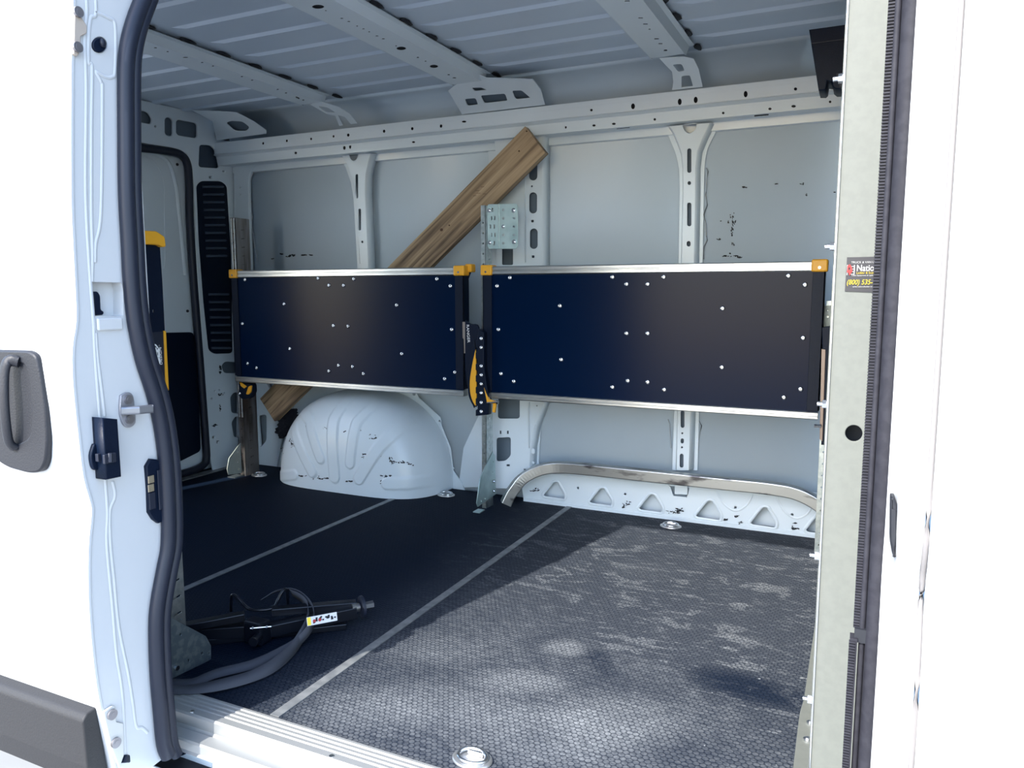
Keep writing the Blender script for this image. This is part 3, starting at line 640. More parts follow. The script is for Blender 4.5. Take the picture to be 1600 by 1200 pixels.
mp_ = post('shelf_post', x_m, .021, PY0, PY1, at(752, 321, 1, PY0).z, 'galvanised perforated post standing between the two far shelves')
xg = x_m + .024
def gusset(r, x, pts, y_toe_px, m_=GREENG, boltpx=()):
    g = px('foot_bracket', (x, 0, 0), (1, 0, 0), pts, [ell(a, b, 1.6, 3, 8) for a, b in boltpx], .004, m_, r, .0008)
    return g
GB = mat('bluish_galvanised', (.52, .66, .66), .4, .55, var=(14, (.38, .52, .53), .4, .65))
g = gusset(mp_, xg, [(770,706),(774,712),(775,772),(747,792),(745,786),(751,745)], None, GB, ((770,738),(771,722),(758,779),(752,783)))
a = at(746, 791, 0, xg); MB().box((a.x - .028, a.y + .012, 0), (a.x + .004, a.y + .06, .004)).build('foot_flange', GB, g)
for v in (752, 767):
    p = at(770, v, 0, xg + .001); s = MB(); s.cyl(p, p + V((.007, 0, 0)), .008, 6); s.cyl(p + V((.007, 0, 0)), p + V((.013, 0, 0)), .004, 8); s.build('hex_bolt', ZINC, g)
# upper angle plate of the middle post
yb = 2.812
up = px('angle_plate', (0, yb, 0), (0, -1, 0), rpoly([(763,319),(806,318),(809,321),(809,385),(806,389),(764,389),(762,386),(761,322)], 2.5),
        [rrect(a, b, 2.4, 6, .8) for a, b in ((768,341),(773,341),(766,354),(772,354),(768,367),(773,367),(769,328),(772,380))] + [rrect(a, b, 4, 2.4, 1) for a, b in ((803,341),(803,354),(803,367))], .004, GB, mp_, .0012)
s = MB()
q0, q1 = at(779.5, 320, 1, yb - .001), at(779.5, 388, 1, yb - .001); s.box((q0.x - .0012, yb - .004, q1.z), (q0.x + .0012, yb, q0.z)); s.build('fold', GAL, up)
for u, v, rr in ((765,329,.009),(803,329,.010),(766,379,.009),(804,378,.010),(787,354,.008)):
    p = at(u, v, 1, yb); s = MB(); s.cyl(p, p - V((0, .006, 0)), rr, 6); s.cyl(p - V((0, .006, 0)), p - V((0, .013, 0)), rr * .45, 10); s.build('hex_bolt', ZINC, up)
for v in (328, 341, 354, 367, 380): p = at(786.5, v, 1, yb - .0005); s = MB(); s.cyl(p, p - V((0, .0012, 0)), .006, 14); s.cyl(p, p - V((0, .0016, 0)), .0045, 14); s.build('punched_ring', GAL, up)

# folding arm hardware at each far post: toothed black body, yellow lever
def under(r, par):
    r.parent = par; r.matrix_parent_inverse = Matrix.Translation(-par.location); return r
def latch(u, du, par):
    y = 2.735
    L_ = lambda a: u + a * du
    r = under(empty('hinge', at(L_(8), 650, 1, y)), par)
    teeth = []
    for k in range(7):
        v = 650 - k * 18; teeth += [(L_(-1), v), (L_(-1), v - 9), (L_(2), v - 11), (L_(2), v - 16)]
    px('hinge_plate', (0, y, 0), (0, -1, 0), [(L_(19), 648), (L_(19), 620), (L_(12), 575), (L_(12), 520), (L_(4), 514)] + teeth[::-1], [], .03, BLACKP, r, .002)
    for v in (643, 629, 614, 600, 586, 572, 543, 529): link('rivet', RIVET, None, r, Matrix.Translation(at(L_(8.5), v, 1, y)))
    px('lever', (0, y + .006, 0), (0, -1, 0), smooth2([(L_(-1),546),(L_(-6),568),(L_(-10),595),(L_(-9),616),(L_(-4),630),(L_(0),630),(L_(0),580)]), [], .007, YEL, r, .001)
    px('lever_guard', (0, y + .012, 0), (0, -1, 0), smooth2([(L_(-3),530),(L_(-11),570),(L_(-13),600),(L_(-12),618),(L_(-6),632),(L_(-2),632),(L_(-1),560)]), [], .006, BLACKP, r, .001)
    px('release_tab', (0, y - .004, 0), (0, -1, 0), [(L_(12),606),(L_(15),614),(L_(20),624),(L_(31),628),(L_(29),645),(L_(25),644),(L_(26),631),(L_(17),630)], [], .012, YEL, r, .0015)
    p = at(L_(17), 629.5, 1, y - .014); q = at(L_(32), 628.5, 1, y - .014); s = MB(); s.cyl(p, q, .0035, 10); s.cyl(q, q + (q - p).normalized() * .007, .0085, 12); s.build('pin', ZINC, r)
    return r
latch(744, 1.0, mp_)

# left post and its small hinge
xlp = at(366, 500, 1, PY0).x
lp = post('shelf_post', xlp, .034, PY0, PY1 + .03, at(366, 340, 1, PY0).z, 'galvanised perforated post in the rear corner beside the louvre panel', mat('aged_steel', (.34, .32, .31), .4, .9, var=(30, (.16, .13, .12), .42, .6, (1, 1, .1))))
s = MB(); 
for dx in (.008, .026): s.box((xlp + dx, PY0 - .006, .30), (xlp + dx + .007, PY0 - .001, at(366, 341, 1, PY0).z))
s.build('raised_bead', ALU, lp, .002)
g = gusset(lp, xlp + .006, [(377,690),(386,692),(387,738),(357,742),(355,733),(358,716)], None, GREENG, ((372,706),(378,704),(372,722),(379,720),(373,733)))
MB().box((xlp - .03, PY0 - .06, 0), (xlp + .02, PY0, .004)).build('foot_flange', GAL, g)
y = 2.79
r = under(empty('hinge', at(384, 622, 1, y)), lp)
px('hinge_plate', (0, y, 0), (0, -1, 0), rpoly([(372,598),(394,600),(395,612),(391,622),(378,624),(371,616),(374,606)], 3), [], .03, BLACKP, r, .002)
px('release_tab', (0, y - .004, 0), (0, -1, 0), [(373,595),(380,600),(385,604),(381,607),(376,603)], [], .008, YEL, r, .0012)
px('release_tab', (0, y - .006, 0), (0, -1, 0), rpoly([(388,604),(393,602),(392,612),(388,617),(384,616)], 2), [], .008, YEL, r, .0012)
link('rivet', RIVET, None, r, Matrix.Translation(at(375, 615, 1, y)))
# right post, mostly behind the partition edge
rp = post('shelf_post', at(1290, 500, 1, PY0).x, .03, PY0, PY1, at(1300, 470, 1, PY0).z, 'galvanised perforated post beside the grey green partition edge')
px('angle_plate', (0, 2.81, 0), (0, -1, 0), [(1287,478),(1305,477),(1305,515),(1286,516)], [ell(1293,485,3,3), ell(1293,495,4,4)], .003, GREENG, rp, .0008)
y = 2.72
r = under(empty('hinge', at(1288, 694, 1, y)), rp)
px('hinge_plate', (0, y, 0), (0, -1, 0), [(1284,512),(1303,508),(1303,690),(1300,688),(1299,668),(1296,664),(1297,655),(1294,650),(1293,696),(1283,695),(1287,600)], [], .03, BLACKP, r, .002)
px('side_bar', (0, y - .004, 0), (0, -1, 0), [(1283.5,545),(1290,546),(1285,690),(1280.5,686)], [], .004, mat('bronze_bar', (.30, .23, .19), .45, .6), r, .001)
p = at(1272, 665.5, 1, y - .008); q = at(1283, 666, 1, y - .008); s = MB(); s.cyl(p, q, .0065, 6); s.build('pin', ZINC, r)

# ------------------------------------------------------------------ folded shelf on the near wall, seen from its end
r = empty('folding_shelf', (-1.60, 1.30, .5)); tag(r, 'black folded shelf seen end on beside the door seal, under a bright yellow cap', 'shelf')
XN = -1.585
MB().box((-2.75, 1.235, .47), (XN - .004, 1.265, 1.06)).build('panel', BLACK, r, .001)
ep = px('end_plate', (XN, 0, 0), (1, 0, 0), [(214,380),(250,383),(254,440),(258,520),(263,600),(270,660),(214,660)], [rrect(240,486,2,5,1)], .005, BLACKP, r, .001)
px('edge_strip', (XN - .006, 0, 0), (1, 0, 0), [(221,385),(230,400),(240,540),(233,540)], [], .002, ALU, r, .0004)
cap = px('corner_cap', (XN + .014, 0, 0), (1, 0, 0), rpoly([(224,360),(245,361),(258,370),(260,386),(254,386),(250,383),(238,382),(226,382),(222,372)], 2.5), [], .06, YEL, r, .003)
px('side_strip', (XN + .004, 0, 0), (1, 0, 0), [(256,517),(259.5,517),(264,610),(259,600)], [], .004, YEL, r, .0006)
px('sticker', (XN + .0015, 0, 0), (1, 0, 0), [(232,520),(255,518),(260,600),(232,600)], [], .001, SEAL, ep, .0002)
p = at(253, 572, 0, XN + .003); text('sticker_text', 'GER', .026, basis(at(250, 571, 0, XN + .003), (0, -.0, 1), (0, -1, 0)), WHT, ep, bold=.0015)
text('sticker_text', 'DESIGN', .0085, basis(at(253.5, 570, 0, XN + .003), (0, 0, 1), (0, -1, 0)), WHT, ep, sx=1.5)
s = MB(); s.sweep(smooth_path([at(u, v, 0, XN + .003) for u, v in ((240,545),(240,540),(243,539),(247,544))]), [(-.0018, 0), (0, .001), (.0018, 0)], V((1, 0, 0)), True, False); s.build('sticker_mark', WHT, ep)
# its post and foot
np_ = post('shelf_post', -1.535, .03, 1.245, 1.29, .31, 'galvanised post behind the door seal with a wide triangular foot plate')
g = px('foot_bracket', (-1.462, 0, 0), (1, 0, 0), [(255,958),(262,962),(322,994),(330,1009),(330,1031),(268,1061),(255,1062)], [ell(282,991.5,3,4,10), ell(284,968,2,3,8), ell(316,1021,3,5,10), ell(295,1032,3,5,10), ell(327,1021,2,3,8)], .004, mat('dark_galvanised', (.10, .13, .15), .5, .6, var=(60, (.16, .19, .2), .45, .6)), np_, .001)
p = at(274, 1043, 0, -1.46); s = MB(); s.cyl(p, p + V((.008, 0, 0)), .006, 10); s.build('hex_bolt', ZINC, g)

# ------------------------------------------------------------------ plank
c = [at(u, v, 1, 2.90) for u, v in ((820,196),(852,240),(405,625),(430,656))]
m0 = (c[0] + c[1]) / 2; m1 = (c[2] + c[3]) / 2; ax = (m0 - m1); ln = ax.length; ax.normalize(); yy = V((0, 1, 0)); zz = ax.cross(yy)
w = (abs((c[0] - c[1]).dot(zz)) + abs((c[2] - c[3]).dot(zz))) / 2
M = Matrix((ax, yy, zz)).transposed().to_4x4(); M.translation = m1
s = MB()
h = w / 2; prof = [(-h, 0), (h, 0), (h, .036), (-h, .036)]
vv = []; nx = 24
for i in range(nx + 1):
    x = ln * i / nx; 
    for z, y_ in prof: vv.append(V((x, y_, z)))
s.add(vv, [(i * 4 + j, i * 4 + (j + 1) % 4, (i + 1) * 4 + (j + 1) % 4, (i + 1) * 4 + j) for i in range(nx) for j in range(4)]); s.add(vv[:4], [(3, 2, 1, 0)]); s.add(vv[-4:], [(0, 1, 2, 3)])
pk = s.build('wooden_plank', WOOD, None, .002); pk.matrix_world = M
tag(pk, 'long weathered wooden plank leaning diagonally behind the left far shelf', 'plank')
KN = mat('dark_knot', (.08, .035, .015), .7)
for u, v, rr in ((690,359,4),(702,352,2),(823,205,2),(811,236,2)):
    p = at(u, v, 1, 2.899); s = MB(); s.add(*blob(p, .002 * rr, .0012, .0017 * rr, 8, 4), True); s.build('knot', KN, pk)
for u, v in ((746,298),(748,302),(754,292),(757,303),(742,306)): p = at(u, v, 1, 2.899); s = MB(); s.box(p - V((.008, .0006, .0008)), p + V((.008, 0, .0008))); s.build('pencil_mark', KN, pk)

# ------------------------------------------------------------------ bent square aluminium tube
path = smooth_path([V((-1.368, 2.85, .024)), V((-1.345, 2.865, .075)), V((-1.30, 2.89, .135)), V((-1.215, 2.915, .178)), V((-1.10, 2.93, .190)), V((-.8, 2.935, .190)), V((-.5, 2.935, .190)), V((-.30, 2.935, .190)), V((-.20, 2.935, .178)), V((-.12, 2.93, .14)), V((-.085, 2.925, .09))], 7)
t_ = .0225; sq = rpoly([(-t_, -t_), (t_, -t_), (t_, t_), (-t_, t_)], .004, 2)
al = MB().sweep(path, sq, V((0, 0, 1)), False).build('bent_tube', ALUW); 
tag(al, 'worn square aluminium tube with both ends bent down, lying against the lower rail', 'metal tube')

# ------------------------------------------------------------------ tie-down rings in the floor
def ring(u, v, label, scale=1.0, rot=0):
    p = fl(u, v); p.z = .001
    r = empty('tie_down_ring', p); tag(r, label, 'tie down ring', 'tie-down rings in the floor mat')
    s = MB(); n = 28; pr_ = [(.040, 0), (.040, .004), (.033, .005), (.029, .002), (.020, .0015), (.0001, .0015)]
    vv = [p + V((q * scale * 1.05 * math.cos(2 * math.pi * i / n), q * scale * .8 * math.sin(2 * math.pi * i / n), z)) for q, z in pr_ for i in range(n)]
    s.add(vv, [(a * n + i, a * n + (i + 1) % n, (a + 1) * n + (i + 1) % n, (a + 1) * n + i) for a in range(len(pr_) - 1) for i in range(n)], True)
    s.build('recess', mat('ring_steel', (.62, .62, .62), .35, .9) if 'ring_steel' not in bpy.data.materials else bpy.data.materials['ring_steel'], r)
    s = MB(); s.tube([p + V((.030 * scale * math.cos(a), .020 * scale * math.sin(a), .007 + .005 * max(0, math.sin(a)))) for a in [math.pi * 2 * k / 24 for k in range(25)]], .0038, 8)
    s.build('loop', ZINC, r)
    s = MB(); s.box(p + V((-.018, .010, .002)), p + V((.018, .026, .012))); s.build('loop_clip', ZINC, r, .003)
    return r
ring(1048, 823, 'steel tie-down ring in the floor near the sunlit part under the right far shelf')
ring(697, 774, 'steel tie-down ring in the floor just right of the wheel arch')
ring(405, 743, 'steel tie-down ring in the floor in the dark rear corner')
ring(738, 1188, 'large steel tie-down ring at the bottom edge near the door threshold')

# ------------------------------------------------------------------ torn black cloth above the wheel arch
s = MB(); nx, ny = 16, 22; vv = []
for i in range(nx + 1):
    for j in range(ny + 1):
        t = j / ny; kk = min(int(t * 6), 5); ff_ = t * 6 - kk; LE = [447, 437, 433, 434, 429, 431, 433]; RE = [460, 463, 462, 460, 456, 450, 441]
        if i == 0: e0 = LE[kk] + (LE[kk + 1] - LE[kk]) * ff_ + random.uniform(-2, 2); e1 = RE[kk] + (RE[kk + 1] - RE[kk]) * ff_ + random.uniform(-1, 1); EE = globals().setdefault('EE', {})
        if i == 0: EE[j] = (e0, e1)
        e0, e1 = EE[j]
        u = e0 + (e1 - e0) * i / nx; v = 639 + 46 * t
        p = at(u, v, 1, 2.965); p.y += random.uniform(-.010, .010) + .02 * abs(i / nx - .5); vv.append(p)
s.add(vv, [(i * (ny + 1) + j, (i + 1) * (ny + 1) + j, (i + 1) * (ny + 1) + j + 1, i * (ny + 1) + j + 1) for i in range(nx) for j in range(ny)], True)
o = s.build('cloth_scrap', CLOTH, solid=.004); tag(o, 'torn crumpled black cloth wedged between the plank end and wheel arch', 'cloth')

# ------------------------------------------------------------------ jack lying on the floor
jk = empty('scissor_jack', fl(430, 990)); tag(jk, 'black folded scissor jack lying on the dark floor beside the strap', 'jack')
JM = mat('black_painted_steel', (.006, .008, .014), .28, .3)
def F(u, v, z): return fl(u, v, z)
def bar(p, q, w_, h_, name, m_=JM, par=jk, b=.002):
    p = V(p); q = V(q); s = MB(); s.sweep([p, q], [(-w_, -h_), (w_, -h_), (w_, h_), (-w_, h_)], V((0, 0, 1)), False); return s.build(name, m_, par, b)
bar(F(283, 981, .055), F(382, 962, .065), .014, .010, 'jack_arm'); bar(F(425, 955, .065), F(556, 944, .055), .014, .010, 'jack_arm')
la = bar(F(305, 990, .03), F(400, 983, .03), .016, .016, 'jack_arm'); lb = bar(F(420, 984, .03), F(556, 955, .04), .016, .016, 'jack_arm')
bar(F(320, 1000, .01), F(540, 975, .01), .02, .008, 'jack_base')
s = MB(); s.box(F(402, 980, .045) - V((.03, .02, .040)), F(402, 980, .045) + V((.03, .02, .02))); s.build('pivot_block', JM, jk, .006)
s = MB(); s.cyl(F(404, 995, .03), F(404, 995, .03) + V((0.01, -.03, 0)), .012, 14); s.build('pivot_pin', JM, jk)
s = MB(); s.cyl(F(391, 982, .058), F(424, 979, .058), .0022, 8); s.cyl(F(394, 982, .058), F(396.5, 982, .058), .005, 8); s.cyl(F(416, 980, .058), F(418.5, 980, .058), .005, 8); s.build('thin_screw', ZINC, jk)
s = MB(); s.tube(smooth_path([F(u, v, z) for u, v, z in ((361,955,.04),(362,931,.09),(370,933,.09),(382,946,.07),(395,953,.065),(425,951,.065),(434,938,.08),(441,925,.10),(448,922,.10),(450,945,.05))]), .0042, 8); s.build('carry_handle', JM, jk)
p = F(555, 950, .05); q = F(583, 944, .05); d = (q - p).normalized()
s = MB(); s.cyl(p - d * .01, p + d * .012, .014, 16, .011); s.build('thrust_collar', ALU, jk)
s = MB(); s.cyl(p + d * .016, p + d * .023, .030, 24); s.build('end_disc', SEAL, jk, .001)
s = MB(); s.cyl(p + d * .023, p + d * .052, .011, 6); s.build('hex_nut', mat('dark_steel', (.16, .17, .19), .4, .8), jk)
# warning label on the lower arm
p0 = F(480, 978, .062); p1 = F(527, 969, .062)
xd = (p1 - p0).normalized(); n_ = V((xd.y, -xd.x, 0)); up_ = V((0, 0, 1)); yb_ = (up_ + n_ * -.35).normalized()
M = basis(p0 + n_ * .002, xd, yb_); L_ = (p1 - p0).length
s = MB(); s.box((0, 0, -.0008), (L_, .022, 0), M); lab = s.build('label', mat('label_white', (.6, .62, .65), .5), jk)
s = MB(); s.box((.001, .001, 0), (L_ * .13, .021, .0005), M); s.build('label_print', YELP, lab)
s = MB()
for k, cl in enumerate((0, 1, 0, 0)):
    x = L_ * (.18 + .2 * k)
    for q in range(6): a = x + random.random() * L_ * .12; b_ = .003 + random.random() * .012; s.box((a, b_, 0), (a + .005, b_ + .004, .0006), M)
s.build('label_print', MARK, lab)
s = MB(); s.cyl(M @ V((L_ * .24, .010, .0004)), M @ V((L_ * .24, .010, .0010)), .004, 12); s.cyl(M @ V((L_ * .42, .010, .0004)), M @ V((L_ * .42, .010, .0010)), .004, 12); s.build('label_print', RED, lab)

# grey webbing strap
def ribbon(pts, w_, name, par=None, tilt=None):
    P = smooth_path([F(u, v, z) for u, v, z, _ in pts], 8); T = smooth_path([V((t, 0, 0)) for *_, t in pts], 8)
    s = MB(); vv = []
    for i, p in enumerate(P):
        t = (P[min(i + 1, len(P) - 1)] - P[max(i - 1, 0)]).normalized(); a = V((0, 0, 1)).cross(t).normalized(); b_ = t.cross(a); g_ = T[i].x
        d = a * math.cos(g_) + b_ * math.sin(g_); vv += [p - d * w_ / 2, p + d * w_ / 2]
    s.add(vv, [(2 * i, 2 * i + 1, 2 * i + 3, 2 * i + 2) for i in range(len(P) - 1)], True)
    return s.build(name, WEB, par, solid=.0018)
st = empty('webbing_strap', fl(350, 1070)); tag(st, 'grey webbing strap looping out from the door seal around the jack', 'strap')
ribbon([(255,1077,.012,.2),(300,1077,.014,.25),(345,1070,.016,.5),(395,1056,.016,.6),(430,1038,.018,.9),(460,1010,.02,1.2),(480,975,.045,1.4),(482,952,.06,1.4),(472,936,.08,1.3),(455,926,.09,1.0)], .030, 'strap_run', st)
ribbon([(255,1066,.010,.2),(300,1066,.012,.3),(340,1052,.014,.6),(395,1038,.016,.7),(440,1018,.018,.9),(468,1000,.025,1.3),(488,975,.05,1.5),(490,955,.06,1.5),(478,935,.08,1.3),(458,922,.095,.8),(432,924,.09,.5),(408,937,.07,.3)], .024, 'strap_run', st)

# ------------------------------------------------------------------ black box hanging at the roof by the partition
yq = 2.40; a = at(1264, 46, 1, yq); b_ = at(1278, 141, 1, yq)
bx = empty('roof_box', ((a.x + 0) / 2, yq, b_.z)); tag(bx, 'black box hanging under the roof beside the partition, top right', 'box')
px('box_body', (0, yq, 0), (0, -1, 0), [(1264,46),(1330,37),(1333,138),(1306,139),(1301,135),(1301,127),(1293,126),(1291,138),(1288,141),(1279,141)], [], .10, BLACKP, bx, .003)
pz = at(1268, 68, 1, yq - .002); pz2 = at(1330, 60, 1, yq - .002); s = MB(); s.cyl(pz, pz2, .0015, 6); s.build('box_seam', SEAL, bx)
px('box_bracket', (0, yq - .012, 0), (0, -1, 0), rpoly([(1306,114),(1330,112),(1330,137),(1312,137)], 3), [], .012, SEAL, bx)
MB().box((-.085, yq + .03, a.z - .03), (-.06, yq + .09, ZR - .002)).build('hanger', BLACKP, bx)

# ------------------------------------------------------------------ partition and front post of the opening
pt = empty('partition', (-.03, 2.2, 0)); tag(pt, 'grey green steel partition closing the load space, bolted edge towards the door', 'partition')
MB().box((-.046, 1.42, 0), (-.042, 3.04, ZR - .01)).build('partition_sheet', PANEL, pt)
x0 = at(1303, 458, 1, 1.35).x; x1 = .018
hole = at(1334, 677, 1, 1.35)
flat('post_cover', (0, 1.35, 0), (0, -1, 0), rect3(x0, x1, -.03, ZR, 1.35), [[hole + V((.0130 * math.cos(t * math.pi / 12), 0, .0135 * math.sin(t * math.pi / 12))) for t in range(24)]], .003, PANEL, pt, .001)
MB().box((x0, 1.353, -.03), (x0 + .003, 1.42, ZR)).build('bolted_edge', PANEL, pt, .001)
MB().box((x0 - .006, 1.41, -.03), (x0 + .01, 1.414, ZR)).build('bolted_edge', PANEL, pt, .001)
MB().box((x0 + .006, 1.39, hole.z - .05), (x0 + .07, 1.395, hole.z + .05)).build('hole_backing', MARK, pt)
# edge bead
s = MB(); s.box((x0 - .0022, 1.346, 0), (x0 + .001, 1.356, ZR)); s.build('edge_bead', ZINC, pt, .001)
for u, v in ((1320,122),(1308,385),(1297,632),(1288,870),(1272,1094)):
    p = at(u, v, 1, 1.385); s = MB(); e = V((x0, p.y, p.z))
    s.cyl(e, e - V((.004, 0, 0)), .0095, 16); s.cyl(e - V((.004, 0, 0)), e - V((.011, 0, 0)), .0075, 6); s.cyl(e - V((.011, 0, 0)), e - V((.019, 0, 0)), .004, 10)
    s.build('nut', ZINC, pt)
# floor flange of the partition
fg = px('floor_flange', (0, 0, .004), (0, 0, 1), [(1288,868),(1292,868),(1292,1300),(1234,1300),(1238,1210),(1248,1125),(1250,1112),(1256,1092),(1272,985)], [], .004, PANEL, pt, .001)
for u, v in ((1272, 1101), (1267, 1131), (1262, 1157)):
    p = fl(u, v, .004); s = MB(); s.cyl(p, p + V((0, 0, .004)), .009, 14); s.cyl(p + V((0, 0, .004)), p + V((0, 0, .007)), .005, 6); s.build('floor_bolt', ZINC, fg)
# sticker
sk = px('sticker', (0, 1.3485, 0), (0, -1, 0), [(1323.5,402),(1370,401),(1368,457),(1320,455)], [], .0008, DARKST, pt, .0001)
def st_text(body, u, v, hpx, m_, bold=0, shear=0, sx=1):
    p = at(u, v, 1, 1.3472); size = hpx * 1.45 * 1.0 / FPX * 1.42
    return text('sticker_text', body, size, basis(p, (1, 0, 0), (0, 0, 1)), m_, sk, .0003, shear, bold, sx=sx)
st_text('TRUCK & VAN UPFITTERS', 1330, 411.5, 2.6, WHTO, 0, 0, 1.0)
st_text('National', 1338, 423.5, 8.2, WHTO, .0002, 0, .78); st_text('Ladder & Scaffold', 1338, 428, 3.0, YELO, 0, 0, .85)
st_text('Truck Equipment & Upfitting', 1330, 431.5, 1.8, WHTO, 0, 0, 1.0); st_text('(800) 535-5', 1322.5, 444.5, 6.4, YELO, .0001, .2, .80); st_text('www.nationalladder.com', 1332, 449, 1.8, WHTO, 0, 0, 1.0)
s = MB()
for u in (1323.5, 1334.5):
    a, b_ = at(u, 414, 1, 1.347), at(u + .6, 430, 1, 1.347); s.box((a.x, 1.3468, b_.z), (b_.x, 1.3475, a.z))
for v in (416, 420, 424, 428): a, b_ = at(1329, v, 1, 1.347), at(1335, v + .8, 1, 1.347); s.box((a.x, 1.3468, b_.z), (b_.x, 1.3475, a.z))
s.build('sticker_mark', WHTO, sk)
px('sticker_mark', (0, 1.3466, 0), (0, -1, 0), [(1324,415),(1328,413),(1331,417),(1332,424),(1329,428),(1327,431),(1326,426),(1323,426)], [rpoly([(1326,418),(1328.5,418),(1328.5,422),(1326,422)], .5)], .0004, RED, sk, .0001)

# ------------------------------------------------------------------ body side right of the opening
bs = empty('wall_right', (.05, 1.2, -.1)); struct(bs)
def side_prof(y0): return [(y0, 1.8), (y0 - .004, 1.2), (y0 - .010, .9), (y0 - .014, .66), (y0 - .010, .60), (y0 + .004, .565), (y0 + .004, .52), (y0 - .010, .47), (y0 - .016, .40), (y0 - .006, .10), (y0 + .02, -.25), (y0 + .05, -.4)]
def skin(name, xs, prof_of, m_, parent, th=.003):
    s = MB(); P = [prof_of(x) for x in xs]; k = len(P[0])
    s.add([V((x, y, z)) for x, p_ in zip(xs, P) for y, z in p_], [(i * k + j, i * k + j + 1, (i + 1) * k + j + 1, (i + 1) * k + j) for i in range(len(xs) - 1) for j in range(k - 1)], True)
    return s.build(name, m_, parent, solid=th)
def relax(prof_, n=3):
    out = smooth_path([V((y, z, 0)) for y, z in prof_], n); return [(p.x, p.y) for p in out]
x_in, x_e, x_s, = at(1414, 458, 1, 1.10).x, at(1426, 458, 1, 1.06).x, at(1472, 458, 1, 1.04).x
# jamb from the seal out to the skin, then the pillar face up to the front door seam
def jamb(x):
    t = max(0, (x - x_in) / (x_s - x_in)); y = 1.13 - .09 * min(1, t * 2.2) ** .7
    return relax(side_prof(y))
skin('pillar_face', [x_in - .006, x_in, x_in + .004, x_in + .010, x_in + .016, x_in + .024, x_s - .010, x_s - .004], jamb, WHITE, bs)
skin('pillar_return', [x_s - .0042, x_s - .003], lambda x: relax(side_prof(1.04 + (x - x_s + .0042) * 20)), WHITE, bs)
MB().box((x1 + .002, 1.17, -.4), (x_s, 1.36, ZR)).build('pillar_core', WHITE, bs)
s = MB(); s.tube([V((x_s + .0002, y + .0022, z)) for y, z in relax(side_prof(1.04))], .0046, 8); s.build('seam_sealer', mat('seam_grey', (.20, .19, .19), .6), bs)
# front door, closed, beyond the seam
fd = empty('door_2', (.6, 1.0, -.3)); struct(fd)
skin('door_skin', [x_s + .0035, x_s + .006, x_s + .02, .2, .4, .8, 1.4], lambda x: relax(side_prof(1.035 - .006 * min(1, (x - x_s) / .02))), WHITE, fd, .004)
# latch slot on the pillar
ls = px('striker_slot', (0, 1.068, 0), (0, -1, 0), rpoly([(1391,778),(1397,778),(1403,790),(1404,815),(1402,850),(1398,874),(1394,866),(1390,845)], 4), [], .03, HANDLE, bs, .003)
px('striker_core', (0, 1.066, 0), (0, -1, 0), rpoly([(1392.5,795),(1400,798),(1400,840),(1397,860),(1393,845)], 3), [], .003, MARK, ls, .0005)
# opening seal on the front post: ribbed grip, lip, bulb
se = empty('trim_12', (.02, 1.16, -.03)); struct(se)
def vseal(u, v0, v1, y, r, name, m_, flatk=1.0, parent=se):
    pts = [at(u, 458, 1, y)]; x = pts[0].x; a = at(u, v0, 1, y).z; b_ = at(u, v1, 1, y).z
    s = MB(); n = 14; s.sweep([V((x, y, b_)), V((x, y, a))], [(r * math.cos(2 * math.pi * i / n), r * flatk * math.sin(2 * math.pi * i / n)) for i in range(n)], V((0, 1, 0)))
    return s.build(name, m_, parent)
vseal(1401, -60, 1330, 1.155, .0142, 'bulb', SEAL2, 1)
vseal(1381.5, -60, 1330, 1.165, .0065, 'lip', SEAL, 1)
vseal(1377.5, -60, 1330, 1.158, .0040, 'lip', SEAL2, 1)
def grip(u, v0, v1, yy_):
    x = at(u, 458, 1, yy_).x; za = at(u, v0, 1, yy_).z; zb = at(u, v1, 1, yy_).z; s = MB(); k = int((za - zb) / .0042)
    s.box((x - .004, yy_, zb), (x + .006, yy_ + .02, za))
    for i in range(k): z = zb + (i + .5) * .0042; s.box((x - .0048, yy_ - .0028, z - .0012), (x + .0036, yy_ + .004, z + .0010))
    s.build('ribbed_grip', SEAL2, se)
grip(1368.5, -60, 986, 1.16); grip(1363, 1003, 1330, 1.145)
s = MB(); p = at(1343, 994, 1, 1.15); s.box(p - V((.007, 0, .010)), p + V((.012, .02, .010))); s.build('grip_gap', MARK, se)

# ------------------------------------------------------------------ threshold
th = empty('trim_13', (-.7, 1.13, -.03)); struct(th)
pr_ = [(1.185, -.028), (1.185, .003), (1.178, .008)]
for k in range(4): y = 1.172 - k * .0125; pr_ += [(y, .008), (y - .002, .0055), (y - .0045, .0055), (y - .0065, .008)]
pr_ += [(1.113, .008), (1.109, .004), (1.109, -.020), (1.105, -.026), (1.102, -.026), (1.100, -.022), (1.074, -.024), (1.071, -.028), (1.071, -.046), (1.066, -.050), (1.10, -.052)]
s = MB(); s.prism([V((-1.40, y, z)) for y, z in pr_], (1.42, 0, 0)); s.build('threshold_step', THR, th, 0)
s = MB()
for x in (-1.30, -.92, -.60, -.25): s.cyl((x, 1.118, .008), (x, 1.118, .0095), .005, 12)
s.build('screw', ZINC, th)
s = MB(); s.box((-1.42, 1.00, -.125), (1.4, 1.10, -.095)); s.box((-1.42, .985, -.40), (1.4, 1.0, -.100)); s.box((-1.42, 1.03, -.095), (.0, 1.036, -.075)); s.build('lower_sill', INNER, th, .004)
s = MB(); s.box((-1.42, 1.037, -.095), (.0, 1.10, -.0935)); s.build('track_bed', MARK, th)

